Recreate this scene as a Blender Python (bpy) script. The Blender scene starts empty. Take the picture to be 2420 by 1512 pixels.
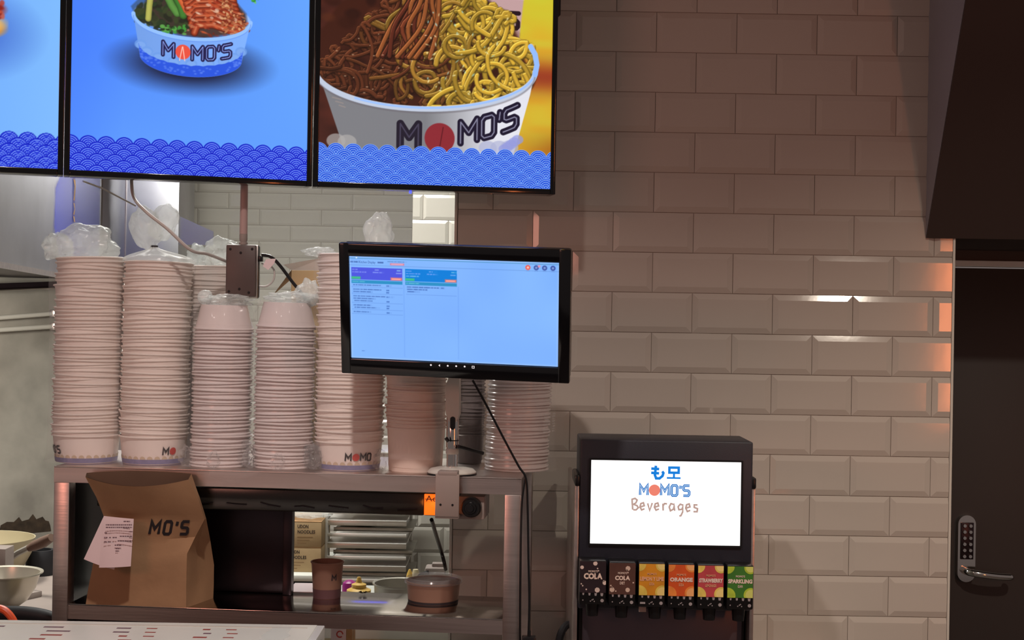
import bpy, bmesh, math, random
import numpy as np
from mathutils import Vector, Matrix, noise

# ------------------------------------------------------------------ camera
F = 3324.0            # focal length in pixels of the 2420 x 1512 frame
ROLL = 0.0165
CAMZ = 1.65
sc = bpy.context.scene
cam_d = bpy.data.cameras.new('camera')
cam = bpy.data.objects.new('camera', cam_d)
sc.collection.objects.link(cam)
cam_d.sensor_width = 36.0
cam_d.lens = 36.0 * F / 2420.0
cam_d.clip_start = 0.05
cam.matrix_world = Matrix.Translation((0, 0, CAMZ)) @ Matrix.Rotation(math.pi / 2, 4, 'X') @ Matrix.Rotation(ROLL, 4, 'Z')
sc.camera = cam

# ------------------------------------------------------------------ world and lamps
world = bpy.data.worlds.new('hall_light')
sc.world = world
world.use_nodes = True
bgn = world.node_tree.nodes['Background']
bgn.inputs[0].default_value = (1.0, 0.82, 0.77, 1)
bgn.inputs[1].default_value = 0.150
sc.view_settings.view_transform = 'Standard'
sc.view_settings.look = 'None'
sc.view_settings.gamma = 1.0
sc.view_settings.exposure = 0.0
sc.view_settings.use_curve_mapping = False


def lamp(name, kind, loc, target, energy, color, **kw):
    d = bpy.data.lights.new(name, kind)
    d.energy = energy
    d.color = color
    for k, v in kw.items():
        setattr(d, k, v)
    o = bpy.data.objects.new(name, d)
    sc.collection.objects.link(o)
    o.location = loc
    o.rotation_euler = (Vector(target) - Vector(loc)).to_track_quat('-Z', 'Y').to_euler()
    return o


# assumed unseen lamps: kitchen ceiling tubes, hall downlights, red and orange hall lights
lamp('assumed_kitchen_tube', 'AREA', (-0.95, 4.60, 2.92), (-0.95, 4.80, 0), 50, (1.0, 0.98, 0.91), shape='RECTANGLE', size=1.25, size_y=0.16)  # out of view; assumed from the bright bars on the kitchen tiles
lamp('hood_fill_light', 'AREA', (-1.95, 5.0, 1.77), (-2.3, 5.5, 0.6), 24.0, (1.0, 0.96, 0.86), shape='RECTANGLE', size=0.12, size_y=0.5)  # unseen lamp added under the hood to brighten the steel wall
lamp('assumed_hall_downlight', 'SPOT', (1.35, 1.75, 2.95), (1.45, 2.8, 0), 112, (1.0, 0.87, 0.72), spot_size=math.radians(98), spot_blend=0.9, shadow_soft_size=0.04)  # unseen lamp, assumed from the dispenser's shadow on the tiled wall
lamp('assumed_counter_downlight', 'SPOT', (-0.40, 1.75, 2.95), (-0.35, 2.8, 0), 88, (1.0, 0.85, 0.78), spot_size=math.radians(98), spot_blend=0.9, shadow_soft_size=0.04)  # second unseen lamp, assumed from the shadow on the dispenser's other side
lamp('assumed_orange_light', 'AREA', (2.2, 0.1, 1.62), (1.05, 3.57, 1.5), 7, (1.0, 0.24, 0.07), shape='RECTANGLE', size=0.10, size_y=0.85)  # assumed orange light out of view, placed to give the tiles orange reflections
lamp('assumed_red_light', 'AREA', (-2.3, 0.2, 2.2), (0.9, 3.57, 2.1), 13, (1.0, 0.38, 0.28), shape='RECTANGLE', size=1.0, size_y=0.5)  # assumed unseen light that reddens the upper wall


def at(px, py, Y):
    dx, dy = px - 1210.0, py - 756.0
    c, s = math.cos(ROLL), math.sin(ROLL)
    cx, cy = dx * c + dy * s, -dx * s + dy * c
    return Vector((cx * Y / F, Y, CAMZ - cy * Y / F))


# ------------------------------------------------------------------ helpers
COL = sc.collection
rng = random.Random(11)


def lin(c):
    out = []
    for v in c:
        v = v / 255.0
        out.append(v / 12.92 if v <= 0.04045 else ((v + 0.055) / 1.055) ** 2.4)
    return tuple(out)


def glow(name, rgb, e=1.0):
    m = mat(name, rgb, 0.6, spec=0.0, var=0.0, emit=e)
    r = [n for n in m.node_tree.nodes if n.type == 'VALTORGB'][0]
    for el in r.color_ramp.elements:
        el.color = (0.004, 0.004, 0.004, 1)
    return m


def mat(name, rgb, rough=0.5, metal=0.0, spec=0.5, var=0.06, scale=8.0, bump=0.0, bscale=60.0, stretch=None, coat=0.0, trans=0.0, emit=0.0, alpha=1.0):
    m = bpy.data.materials.new(name)
    m.use_nodes = True
    nt = m.node_tree
    b = nt.nodes['Principled BSDF']
    col = lin(rgb)
    b.inputs['Roughness'].default_value = rough
    b.inputs['Metallic'].default_value = metal
    b.inputs['Specular IOR Level'].default_value = spec
    b.inputs['Coat Weight'].default_value = coat
    b.inputs['Transmission Weight'].default_value = trans
    b.inputs['Alpha'].default_value = alpha
    tc = nt.nodes.new('ShaderNodeTexCoord')
    mp = nt.nodes.new('ShaderNodeMapping')
    if stretch:
        mp.inputs['Scale'].default_value = stretch
    nt.links.new(tc.outputs['Object'], mp.inputs['Vector'])
    n = nt.nodes.new('ShaderNodeTexNoise')
    n.inputs['Scale'].default_value = scale
    n.inputs['Detail'].default_value = 5
    nt.links.new(mp.outputs[0], n.inputs['Vector'])
    r = nt.nodes.new('ShaderNodeValToRGB')
    r.color_ramp.elements[0].position = 0.3
    r.color_ramp.elements[1].position = 0.7
    r.color_ramp.elements[0].color = tuple(c * (1 - var) for c in col) + (1,)
    r.color_ramp.elements[1].color = tuple(min(1, c * (1 + var)) for c in col) + (1,)
    nt.links.new(n.outputs['Fac'], r.inputs[0])
    nt.links.new(r.outputs[0], b.inputs['Base Color'])
    if bump:
        n2 = nt.nodes.new('ShaderNodeTexNoise')
        n2.inputs['Scale'].default_value = bscale
        n2.inputs['Detail'].default_value = 4
        nt.links.new(mp.outputs[0], n2.inputs['Vector'])
        bp = nt.nodes.new('ShaderNodeBump')
        bp.inputs['Strength'].default_value = bump
        bp.inputs['Distance'].default_value = 0.01
        nt.links.new(n2.outputs['Fac'], bp.inputs['Height'])
        nt.links.new(bp.outputs[0], b.inputs['Normal'])
    if emit:
        b.inputs['Emission Color'].default_value = col + (1,)
        b.inputs['Emission Strength'].default_value = emit
    return m


def film_mat(name, rgb, lo, hi, scale, rough=0.16, tlu=0.4, spec=0.8, f0=0.35, f1=1.25):
    m = bpy.data.materials.new(name)
    m.use_nodes = True
    nt = m.node_tree
    b = nt.nodes['Principled BSDF']
    b.inputs['Base Color'].default_value = lin(rgb) + (1,)
    b.inputs['Roughness'].default_value = rough
    b.inputs['Specular IOR Level'].default_value = spec
    tc = nt.nodes.new('ShaderNodeTexCoord')
    mp = nt.nodes.new('ShaderNodeMapping')
    mp.inputs['Scale'].default_value = (1.0, 1.0, 0.35)
    mp.inputs['Rotation'].default_value = (0.3, 0.5, 0.4)
    nt.links.new(tc.outputs['Object'], mp.inputs['Vector'])
    n = nt.nodes.new('ShaderNodeTexNoise')
    n.noise_type = 'RIDGED_MULTIFRACTAL'
    n.inputs['Scale'].default_value = scale
    n.inputs['Detail'].default_value = 3
    n.inputs['Distortion'].default_value = 0.6
    nt.links.new(mp.outputs[0], n.inputs['Vector'])
    r = nt.nodes.new('ShaderNodeMapRange')
    r.inputs['From Min'].default_value = f0
    r.inputs['From Max'].default_value = f1
    r.inputs['To Min'].default_value = lo
    r.inputs['To Max'].default_value = hi
    nt.links.new(n.outputs['Fac'], r.inputs['Value'])
    bp = nt.nodes.new('ShaderNodeBump')
    bp.inputs['Strength'].default_value = 0.35
    bp.inputs['Distance'].default_value = 0.002
    nt.links.new(n.outputs['Fac'], bp.inputs['Height'])
    nt.links.new(bp.outputs[0], b.inputs['Normal'])
    t = nt.nodes.new('ShaderNodeBsdfTransparent')
    mx = nt.nodes.new('ShaderNodeMixShader')
    nt.links.new(r.outputs[0], mx.inputs[0])
    nt.links.new(t.outputs[0], mx.inputs[1])
    tl = nt.nodes.new('ShaderNodeBsdfTranslucent')
    tl.inputs[0].default_value = lin(rgb) + (1,)
    m2 = nt.nodes.new('ShaderNodeMixShader')
    m2.inputs[0].default_value = tlu
    nt.links.new(b.outputs[0], m2.inputs[1])
    nt.links.new(tl.outputs[0], m2.inputs[2])
    nt.links.new(m2.outputs[0], mx.inputs[2])
    nt.links.new(mx.outputs[0], nt.nodes['Material Output'].inputs['Surface'])
    return m


def picture_mat(name, strength=1.0):
    """a lit screen: emits the picture stored on its vertices"""
    m = bpy.data.materials.new(name)
    m.use_nodes = True
    nt = m.node_tree
    b = nt.nodes['Principled BSDF']
    b.inputs['Base Color'].default_value = (0.01, 0.01, 0.012, 1)
    b.inputs['Roughness'].default_value = 0.25
    b.inputs['Specular IOR Level'].default_value = 0.2
    a = nt.nodes.new('ShaderNodeAttribute')
    a.attribute_name = 'picture'
    nt.links.new(a.outputs['Color'], b.inputs['Emission Color'])
    b.inputs['Emission Strength'].default_value = strength
    return m


def link(o, parent=None):
    COL.objects.link(o)
    if parent is not None:
        o.parent = parent
    return o


def tag(o, label=None, cat=None, group=None, kind=None):
    if label:
        o['label'] = label
    if cat:
        o['category'] = cat
    if group:
        o['group'] = group
    if kind:
        o['kind'] = kind
    return o


def thing(name, label, cat, loc=(0, 0, 0), rz=0.0, group=None):
    o = bpy.data.objects.new(name, None)
    o.empty_display_size = 0.05
    link(o)
    o.location = loc
    o.rotation_euler = (0, 0, rz)
    return tag(o, label, cat, group)


class MB:
    def __init__(self):
        self.v, self.f = [], []

    def add(self, vs, fs):
        n = len(self.v)
        self.v.extend([tuple(p) for p in vs])
        self.f.extend([tuple(i + n for i in f) for f in fs])
        return self

    def box(self, x0, x1, y0, y1, z0, z1, bev=0.0):
        if bev <= 0:
            vs = [(x, y, z) for z in (z0, z1) for y in (y0, y1) for x in (x0, x1)]
            fs = [(0, 2, 3, 1), (4, 5, 7, 6), (0, 1, 5, 4), (2, 6, 7, 3), (0, 4, 6, 2), (1, 3, 7, 5)]
            return self.add(vs, fs)
        bm = bmesh.new()
        bmesh.ops.create_cube(bm, size=1.0)
        for v in bm.verts:
            v.co = Vector(((x0 + x1) / 2 + v.co.x * (x1 - x0), (y0 + y1) / 2 + v.co.y * (y1 - y0), (z0 + z1) / 2 + v.co.z * (z1 - z0)))
        bmesh.ops.bevel(bm, geom=bm.edges[:] + bm.verts[:], offset=bev, segments=2, profile=0.5, affect='EDGES')
        return self.addbm(bm)

    def addbm(self, bm):
        bm.verts.index_update()
        self.add([v.co[:] for v in bm.verts], [[v.index for v in f.verts] for f in bm.faces])
        bm.free()
        return self

    def prism(self, pts, axis, a, b):
        """polygon pts extruded along axis ('x','y','z') from a to b"""
        n = len(pts)

        def mk(p, t):
            if axis == 'y':
                return (p[0], t, p[1])
            if axis == 'x':
                return (t, p[0], p[1])
            return (p[0], p[1], t)
        vs = [mk(p, a) for p in pts] + [mk(p, b) for p in pts]
        fs = [tuple(range(n))[::-1], tuple(range(n, 2 * n))]
        fs += [(i, (i + 1) % n, n + (i + 1) % n, n + i) for i in range(n)]
        return self.add(vs, fs)

    def lathe(self, prof, seg=32, center=(0, 0, 0), axis='z'):
        vs, fs = [], []
        m = len(prof)
        for r, z in prof:
            for k in range(seg):
                a = 2 * math.pi * k / seg
                x, y = r * math.cos(a), r * math.sin(a)
                if axis == 'z':
                    p = (x, y, z)
                elif axis == 'y':
                    p = (x, z, -y)
                else:
                    p = (z, x, y)
                vs.append((p[0] + center[0], p[1] + center[1], p[2] + center[2]))
        for i in range(m - 1):
            for k in range(seg):
                k2 = (k + 1) % seg
                fs.append((i * seg + k, i * seg + k2, (i + 1) * seg + k2, (i + 1) * seg + k))
        if prof[0][0] > 1e-6:
            fs.append(tuple(range(seg))[::-1])
        if prof[-1][0] > 1e-6:
            fs.append(tuple((m - 1) * seg + k for k in range(seg)))
        return self.add(vs, fs)

    def tube(self, path, r, seg=10, radii=None):
        pts = [Vector(p) for p in path]
        n = len(pts)
        tans = []
        for i in range(n):
            t = (pts[min(i + 1, n - 1)] - pts[max(i - 1, 0)]).normalized()
            tans.append(t)
        up = Vector((0, 0, 1)) if abs(tans[0].z) < 0.9 else Vector((1, 0, 0))
        nrm = (up - tans[0] * up.dot(tans[0])).normalized()
        vs, fs = [], []
        for i in range(n):
            nrm = (nrm - tans[i] * nrm.dot(tans[i])).normalized()
            bi = tans[i].cross(nrm)
            rr = radii[i] if radii else r
            for k in range(seg):
                a = 2 * math.pi * k / seg
                vs.append(pts[i] + (nrm * math.cos(a) + bi * math.sin(a)) * rr)
        for i in range(n - 1):
            for k in range(seg):
                k2 = (k + 1) % seg
                fs.append((i * seg + k, i * seg + k2, (i + 1) * seg + k2, (i + 1) * seg + k))
        fs.append(tuple(range(seg))[::-1])
        fs.append(tuple((n - 1) * seg + k for k in range(seg)))
        return self.add(vs, fs)

    def grid(self, fn, nu, nv, wrap=False):
        vs = [fn(i / (nu if wrap else nu - 1), j / (nv - 1)) for j in range(nv) for i in range(nu)]
        fs = []
        for j in range(nv - 1):
            for i in range(nu if wrap else nu - 1):
                i2 = (i + 1) % nu
                fs.append((j * nu + i, j * nu + i2, (j + 1) * nu + i2, (j + 1) * nu + i))
        return self.add(vs, fs)

    def ribbon(self, pts, w, fn, step=None, closed=False):
        """stroke of width w along 2D pts, mapped to 3D with fn(s, t)"""
        P = [Vector((p[0], p[1])) for p in pts]
        if closed:
            P = P + [P[0]]
        n = len(P)
        L, R = [], []
        for i in range(n):
            a = P[i - 1] if i > 0 else (P[-2] if closed else None)
            b = P[i + 1] if i < n - 1 else (P[1] if closed else None)
            d1 = (P[i] - a).normalized() if a is not None else None
            d2 = (b - P[i]).normalized() if b is not None else None
            d1 = d1 or d2
            d2 = d2 or d1
            n1, n2 = Vector((-d1.y, d1.x)), Vector((-d2.y, d2.x))
            m = (n1 + n2)
            if m.length < 1e-4:
                m = n1.copy()
            m.normalize()
            k = 1.0 / max(0.45, m.dot(n1))
            ext = Vector((0, 0))
            L.append(P[i] + m * (w / 2 * k) + ext)
            R.append(P[i] - m * (w / 2 * k) + ext)
        vs, fs = [], []
        for i in range(n - 1):
            seglen = (P[i + 1] - P[i]).length
            c = max(1, int(seglen / step)) if step else 1
            for q in range(c):
                t0, t1 = q / c, (q + 1) / c
                quad = [R[i].lerp(R[i + 1], t0), R[i].lerp(R[i + 1], t1), L[i].lerp(L[i + 1], t1), L[i].lerp(L[i + 1], t0)]
                b = len(vs)
                vs.extend([fn(p.x, p.y) for p in quad])
                fs.append((b, b + 1, b + 2, b + 3))
        return self.add(vs, fs)

    def disc(self, cx, cy, r, fn, n=24, ry=None, rings=3):
        ry = ry or r
        vs = [fn(cx, cy)]
        fs = []
        for q in range(1, rings + 1):
            for k in range(n):
                a = 2 * math.pi * k / n
                vs.append(fn(cx + r * q / rings * math.cos(a), cy + ry * q / rings * math.sin(a)))
        for k in range(n):
            fs.append((0, 1 + k, 1 + (k + 1) % n))
        for q in range(rings - 1):
            for k in range(n):
                k2 = (k + 1) % n
                fs.append((1 + q * n + k, 1 + (q + 1) * n + k, 1 + (q + 1) * n + k2, 1 + q * n + k2))
        return self.add(vs, fs)

    def mesh(self, name, m, smooth=35):
        me = bpy.data.meshes.new(name)
        me.from_pydata(self.v, [], self.f)
        if m is not None:
            me.materials.append(m)
        if smooth:
            me.polygons.foreach_set('use_smooth', [True] * len(me.polygons))
            me.set_sharp_from_angle(angle=math.radians(smooth))
        me.update()
        return me

    def build(self, name, m, parent=None, smooth=35):
        return link(bpy.data.objects.new(name, self.mesh(name, m, smooth)), parent)


def local(root):
    return (Matrix.Translation(root.location) @ Matrix.Rotation(root.rotation_euler.z, 4, 'Z')).inverted()


def text_mesh(body, size, fn, width=None, bold=0.0, shear=0.0, align='CENTER', char=1.0):
    """flat lettering; fn(x, y) maps it onto its surface"""
    cu = bpy.data.curves.new('lettering', 'FONT')
    cu.body = body
    cu.size = size
    cu.align_x = align
    cu.align_y = 'CENTER'
    cu.offset = bold * size
    cu.shear = shear
    cu.space_character = char
    cu.resolution_u = 2
    o = bpy.data.objects.new('lettering', cu)
    COL.objects.link(o)
    bpy.context.view_layer.update()
    me = bpy.data.meshes.new_from_object(o.evaluated_get(bpy.context.evaluated_depsgraph_get()))
    bpy.data.objects.remove(o)
    xs = [v.co.x for v in me.vertices]
    k = 1.0
    if width and xs:
        k = width / max(1e-6, max(xs) - min(xs))
    mb = MB()
    mb.add([fn(v.co.x * k, v.co.y) for v in me.vertices], [tuple(p.vertices) for p in me.polygons])
    bpy.data.meshes.remove(me)
    return mb


def catmull(pts, n=8):
    P = [Vector(p) for p in pts]
    P = [2 * P[0] - P[1]] + P + [2 * P[-1] - P[-2]]
    out = []
    for i in range(1, len(P) - 2):
        for k in range(n):
            t = k / n
            a, b, c, d = P[i - 1], P[i], P[i + 1], P[i + 2]
            out.append(0.5 * ((2 * b) + (c - a) * t + (2 * a - 5 * b + 4 * c - d) * t * t + (3 * b - a - 3 * c + d) * t ** 3))
    out.append(P[-2])
    return out


# lettering of the shop logo as strokes, each in a unit-high box: (width, strokes)
LOGO = {
    'M': (0.95, [[(0.08, 0.0), (0.08, 1.0), (0.47, 0.42), (0.87, 1.0), (0.87, 0.0)]]),
    'O': (0.80, [[(0.10, 0.14), (0.10, 0.86), (0.22, 1.0), (0.58, 1.0), (0.70, 0.86), (0.70, 0.14), (0.58, 0.0), (0.22, 0.0), (0.10, 0.14), (0.10, 0.4)]]),
    "'": (0.22, [[(0.10, 0.66), (0.14, 1.0)]]),
    'S': (0.74, [[(0.72, 1.0), (0.18, 1.0), (0.08, 0.88), (0.08, 0.60), (0.18, 0.52), (0.58, 0.50), (0.68, 0.40), (0.68, 0.12), (0.58, 0.0), (0.04, 0.0)]]),
}


def logo_layout(word, h, gap=0.16):
    """strokes of WORD; '*' is the red ball. returns strokes, balls, width"""
    x, st, balls = 0.0, [], []
    for ch in word:
        if ch == '*':
            balls.append((x + 0.52 * h, 0.5 * h, 0.56 * h))
            x += (1.08 + gap * 0.5) * h
        else:
            w, ss = LOGO[ch]
            for s in ss:
                st.append([(x + p[0] * h, p[1] * h) for p in s])
            x += (w + gap) * h
    return st, balls, x


# ------------------------------------------------------------------ picture painting for lit screens (vertex colours on a fine grid)
class Canvas:
    def __init__(self, w, h, step):
        self.w, self.h, self.step = w, h, step
        self.nx, self.ny = int(w / step) + 1, int(h / step) + 1
        self.u = np.linspace(0, w, self.nx)
        self.v = np.linspace(0, h, self.ny)
        self.U, self.V = np.meshgrid(self.u, self.v)
        self.img = np.zeros((self.ny, self.nx, 3))

    def win(self, x0, x1, y0, y1):
        i0 = max(0, int(x0 / self.w * (self.nx - 1)) - 1)
        i1 = min(self.nx, int(x1 / self.w * (self.nx - 1)) + 3)
        j0 = max(0, int(y0 / self.h * (self.ny - 1)) - 1)
        j1 = min(self.ny, int(y1 / self.h * (self.ny - 1)) + 3)
        if i1 <= i0 or j1 <= j0:
            return None
        return slice(j0, j1), slice(i0, i1)

    def mix(self, sl, cov, col):
        c = np.array(col, float)
        if c.ndim == 1:
            c = c / 255.0
        self.img[sl] = self.img[sl] * (1 - cov[..., None]) + c * cov[..., None]

    def rect(self, x0, x1, y0, y1, col, soft=0.7, a=1.0):
        sl = self.win(x0 - 3, x1 + 3, y0 - 3, y1 + 3)
        if sl is None:
            return
        U, V = self.U[sl], self.V[sl]
        d = np.maximum(np.maximum(x0 - U, U - x1), np.maximum(y0 - V, V - y1))
        self.mix(sl, a * np.clip(0.5 - d / (2 * soft), 0, 1), col)

    def ellipse(self, cx, cy, rx, ry, col, soft=0.8, a=1.0, above=None, rot=0.0):
        m = max(rx, ry) + 4
        sl = self.win(cx - m, cx + m, cy - m, cy + m)
        if sl is None:
            return
        U, V = self.U[sl] - cx, self.V[sl] - cy
        if rot:
            U, V = U * math.cos(rot) + V * math.sin(rot), -U * math.sin(rot) + V * math.cos(rot)
        q = np.sqrt((U / rx) ** 2 + (V / ry) ** 2)
        d = (q - 1) * min(rx, ry)
        self.mix(sl, a * np.clip(0.5 - d / (2 * soft), 0, 1), col)

    def poly(self, pts, col, soft=0.8, a=1.0, shade=None):
        P = np.array(pts, float)
        sl = self.win(P[:, 0].min() - 3, P[:, 0].max() + 3, P[:, 1].min() - 3, P[:, 1].max() + 3)
        if sl is None:
            return
        U, V = self.U[sl], self.V[sl]
        inside = np.zeros(U.shape, bool)
        dist = np.full(U.shape, 1e9)
        n = len(P)
        for i in range(n):
            x1, y1 = P[i]
            x2, y2 = P[(i + 1) % n]
            if y1 != y2:
                c = ((y1 > V) != (y2 > V)) & (U < (x2 - x1) * (V - y1) / (y2 - y1) + x1)
                inside ^= c
            dx, dy = x2 - x1, y2 - y1
            t = np.clip(((U - x1) * dx + (V - y1) * dy) / (dx * dx + dy * dy + 1e-9), 0, 1)
            dist = np.minimum(dist, np.hypot(U - x1 - t * dx, V - y1 - t * dy))
        d = np.where(inside, -dist, dist)
        cov = a * np.clip(0.5 - d / (2 * soft), 0, 1)
        if shade is not None:
            c = np.array(col, float) / 255.0
            self.mix(sl, cov, c * shade(U, V, -d)[..., None])
        else:
            self.mix(sl, cov, col)

    def stroke(self, pts, r, col, soft=0.7, a=1.0, round_=0.0, hi=None):
        """capsule stroke; round_ shades it like a round strand, hi adds a light ridge"""
        P = np.array(pts, float)
        m = r + 3
        sl = self.win(P[:, 0].min() - m, P[:, 0].max() + m, P[:, 1].min() - m, P[:, 1].max() + m)
        if sl is None:
            return
        U, V = self.U[sl], self.V[sl]
        best = np.full(U.shape, 1e9)
        side = np.zeros(U.shape)
        for i in range(len(P) - 1):
            x1, y1 = P[i]
            dx, dy = P[i + 1][0] - x1, P[i + 1][1] - y1
            t = np.clip(((U - x1) * dx + (V - y1) * dy) / (dx * dx + dy * dy + 1e-9), 0, 1)
            ex, ey = U - x1 - t * dx, V - y1 - t * dy
            d = np.hypot(ex, ey)
            b = d < best
            best = np.where(b, d, best)
            side = np.where(b, (ey * 0.8 - ex * 0.35), side)
        cov = a * np.clip(0.5 - (best - r) / (2 * soft), 0, 1)
        c = np.array(col, float) / 255.0
        if round_:
            q = np.clip(best / r, 0, 1)
            sh = (1 - round_) + round_ * np.sqrt(1 - q * q) + 0.28 * round_ * side / r
            cc = c * np.clip(sh, 0, 1.6)[..., None]
            if hi is not None:
                hl = np.clip(1 - np.abs(side / r - 0.45) / 0.28, 0, 1) ** 2
                cc = cc + np.array(hi, float) / 255.0 * hl[..., None] * 0.35
            self.mix(sl, cov, np.clip(cc, 0, 1))
        else:
            self.mix(sl, cov, col)

    def waves(self, height, pitch, rowh, deep, light, edge=None, duty=0.5):
        """overlapping ring scallops along the bottom edge"""
        nrow = int(height / rowh) + 2
        R = pitch * 0.535
        top = height - R
        for r in range(nrow):
            cy = top - r * rowh
            off = 0 if r % 2 == 0 else pitch / 2
            k = -1
            while k * pitch + off < self.w + pitch:
                cx = k * pitch + off
                k += 1
                sl = self.win(cx - R - 2, cx + R + 2, max(0, cy - R * 0.2), cy + R + 2)
                if sl is None or cy + R < 0:
                    continue
                U, V = self.U[sl] - cx, self.V[sl] - cy
                d = np.hypot(U, V)
                cov = np.clip(0.5 - (d - R), 0, 1) * (V > -R * 0.55)
                ring = 0.5 + 0.5 * np.cos((d / R) * 2 * math.pi * 4.6 + 1.9)
                ring = np.clip((ring - duty) * 2.6, 0, 1)
                ring = np.where(d > R * 0.94, 0, ring)
                c = np.array(deep)[None, None] * (1 - ring[..., None]) + np.array(light)[None, None] * ring[..., None]
                if edge is not None:
                    e = np.clip((d / R - 0.93) / 0.03, 0, 1)[..., None]
                    c = c * (1 - e) + np.array(edge)[None, None] * e
                self.mix(sl, cov, c / 255.0)

    def logo(self, word, x, y, h, col, inl=None, slope=0.0, lw=0.17, ball=(235, 80, 60), gap=0.16, bend=None):
        st, balls, w = logo_layout(word, h, gap)
        f = bend or (lambda px, py: (px, py))

        def tr(p):
            return f(x + p[0], y + p[1] + slope * p[0])
        for s in st:
            pp = []
            for a, b in zip(s[:-1], s[1:]):
                for q in range(4):
                    pp.append(tr((a[0] + (b[0] - a[0]) * q / 4, a[1] + (b[1] - a[1]) * q / 4)))
            pp.append(tr(s[-1]))
            self.stroke(pp, h * lw / 2, col, soft=0.6)
            if inl is not None:
                self.stroke(pp, h * lw * 0.09, inl, soft=0.4)
        for bx, by, br in balls:
            c = tr((bx, by))
            self.ellipse(c[0], c[1], br, br, ball)
        return w

    def build(self, name, m, parent, scale, y, x0=0.0, z0=0.0, zs=None):
        nx, ny = self.nx, self.ny
        co = np.empty((ny, nx, 3), np.float32)
        co[..., 0] = self.U * scale + x0
        co[..., 1] = y
        co[..., 2] = self.V * (zs or scale) + z0
        idx = np.arange(nx * ny).reshape(ny, nx)
        q = np.stack([idx[:-1, :-1], idx[:-1, 1:], idx[1:, 1:], idx[1:, :-1]], -1).reshape(-1, 4)
        me = bpy.data.meshes.new(name)
        me.vertices.add(nx * ny)
        me.vertices.foreach_set('co', co.ravel())
        me.loops.add(q.size)
        me.loops.foreach_set('vertex_index', q.ravel().astype(np.int32))
        me.polygons.add(len(q))
        me.polygons.foreach_set('loop_start', np.arange(0, q.size, 4, dtype=np.int32))
        me.update(calc_edges=True)
        at_ = me.color_attributes.new('picture', 'FLOAT_COLOR', 'POINT')
        c = np.clip(self.img, 0, 1)
        c = np.where(c <= 0.04045, c / 12.92, ((c + 0.055) / 1.055) ** 2.4)
        rgba = np.ones((nx * ny, 4), np.float32)
        rgba[:, :3] = c.reshape(-1, 3)
        at_.data.foreach_set('color', rgba.ravel())
        me.materials.append(m)
        return link(bpy.data.objects.new(name, me), parent)


def vnoise(U, V, s, seed=0):
    """smooth value noise in [0, 1]"""
    r = np.random.RandomState(seed)
    g = r.rand(128, 128)
    x, y = U / s + 40.3, V / s + 40.7
    i, j = np.floor(x).astype(int), np.floor(y).astype(int)
    fx, fy = x - i, y - j
    fx, fy = fx * fx * (3 - 2 * fx), fy * fy * (3 - 2 * fy)
    G = lambda a, b: g[b % 128, a % 128]
    return (G(i, j) * (1 - fx) + G(i + 1, j) * fx) * (1 - fy) + (G(i, j + 1) * (1 - fx) + G(i + 1, j + 1) * fx) * fy


# ------------------------------------------------------------------ materials
M = {}
M['tile'] = mat('glazed_tile', (192, 184, 174), 0.10, spec=0.5, var=0.03, scale=4, bump=0.02, bscale=14)
M['tile_kitchen'] = mat('kitchen_tile', (200, 196, 186), 0.10, spec=0.5, var=0.03, scale=4, bump=0.02, bscale=14)
M['grout'] = mat('grout', (150, 140, 130), 0.9, var=0.1, scale=40)
M['steel'] = mat('brushed_steel', (205, 195, 190), 0.34, 1.0, var=0.10, scale=9, stretch=(0.3, 6, 6), bump=0.03, bscale=30)
M['steel_mirror'] = mat('polished_steel', (190, 182, 178), 0.12, 1.0, var=0.05, scale=10, stretch=(0.4, 5, 5))
M['hood_steel'] = mat('hood_steel', (190, 190, 195), 0.30, 1.0, var=0.08, scale=5, bump=0.05, bscale=3)
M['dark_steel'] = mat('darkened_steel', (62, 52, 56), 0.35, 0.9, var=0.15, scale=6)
M['dirty_steel'] = mat('stained_steel', (178, 174, 164), 0.42, 0.35, var=0.25, scale=5, bump=0.03)
M['chrome'] = mat('chrome', (215, 210, 205), 0.10, 1.0, var=0.02)
M['black'] = mat('black_plastic', (16, 16, 18), 0.30, var=0.1)
M['black_gloss'] = mat('glossy_black_bezel', (10, 10, 13), 0.12, var=0.1)
M['black_mat'] = mat('matt_black', (22, 22, 27), 0.6, var=0.15)
M['graphite'] = mat('graphite_plastic', (34, 36, 46), 0.45, var=0.08, bump=0.05, bscale=400)
M['grey_box'] = mat('grey_box_plastic', (84, 69, 66), 0.45, var=0.06)
M['grey_paint'] = mat('grey_painted_metal', (150, 138, 132), 0.45, var=0.06)
M['white_plastic'] = mat('white_plastic', (205, 202, 192), 0.35, var=0.03)
M['white_cable'] = mat('white_cable', (190, 184, 180), 0.45, var=0.03)
M['paper_white'] = mat('white_paper_board', (238, 230, 224), 0.55, var=0.03, scale=20)
M['blue_print'] = mat('blue_wave_print', (128, 128, 168), 0.55, var=0.12, scale=120)
M['grey_print'] = mat('grey_scallop_print', (206, 190, 166), 0.55, var=0.05)
M['ink'] = mat('black_ink', (40, 34, 38), 0.6, var=0.1)
M['ink_soft'] = mat('printed_text', (120, 96, 104), 0.7, var=0.2, scale=200)
M['red_ball'] = mat('red_print', (196, 62, 54), 0.6, var=0.06)
M['pp_bowl'] = mat('pale_plastic_bowl', (220, 212, 211), 0.22, var=0.04, spec=0.6)
M['kraft_bowl'] = mat('kraft_bowl_board', (222, 204, 192), 0.55, var=0.08)
M['clear_lid'] = film_mat('clear_lid_plastic', (205, 205, 208), 0.25, 0.55, 30)
M['film'] = film_mat('clear_bag_film', (240, 236, 234), 0.07, 0.40, 8, 0.16, 0.08, 0.7, 0.4, 1.2)
M['film_mid'] = film_mat('bunched_bag_film', (240, 238, 238), 0.12, 0.62, 22, 0.2, 0.3, 0.6)
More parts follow.
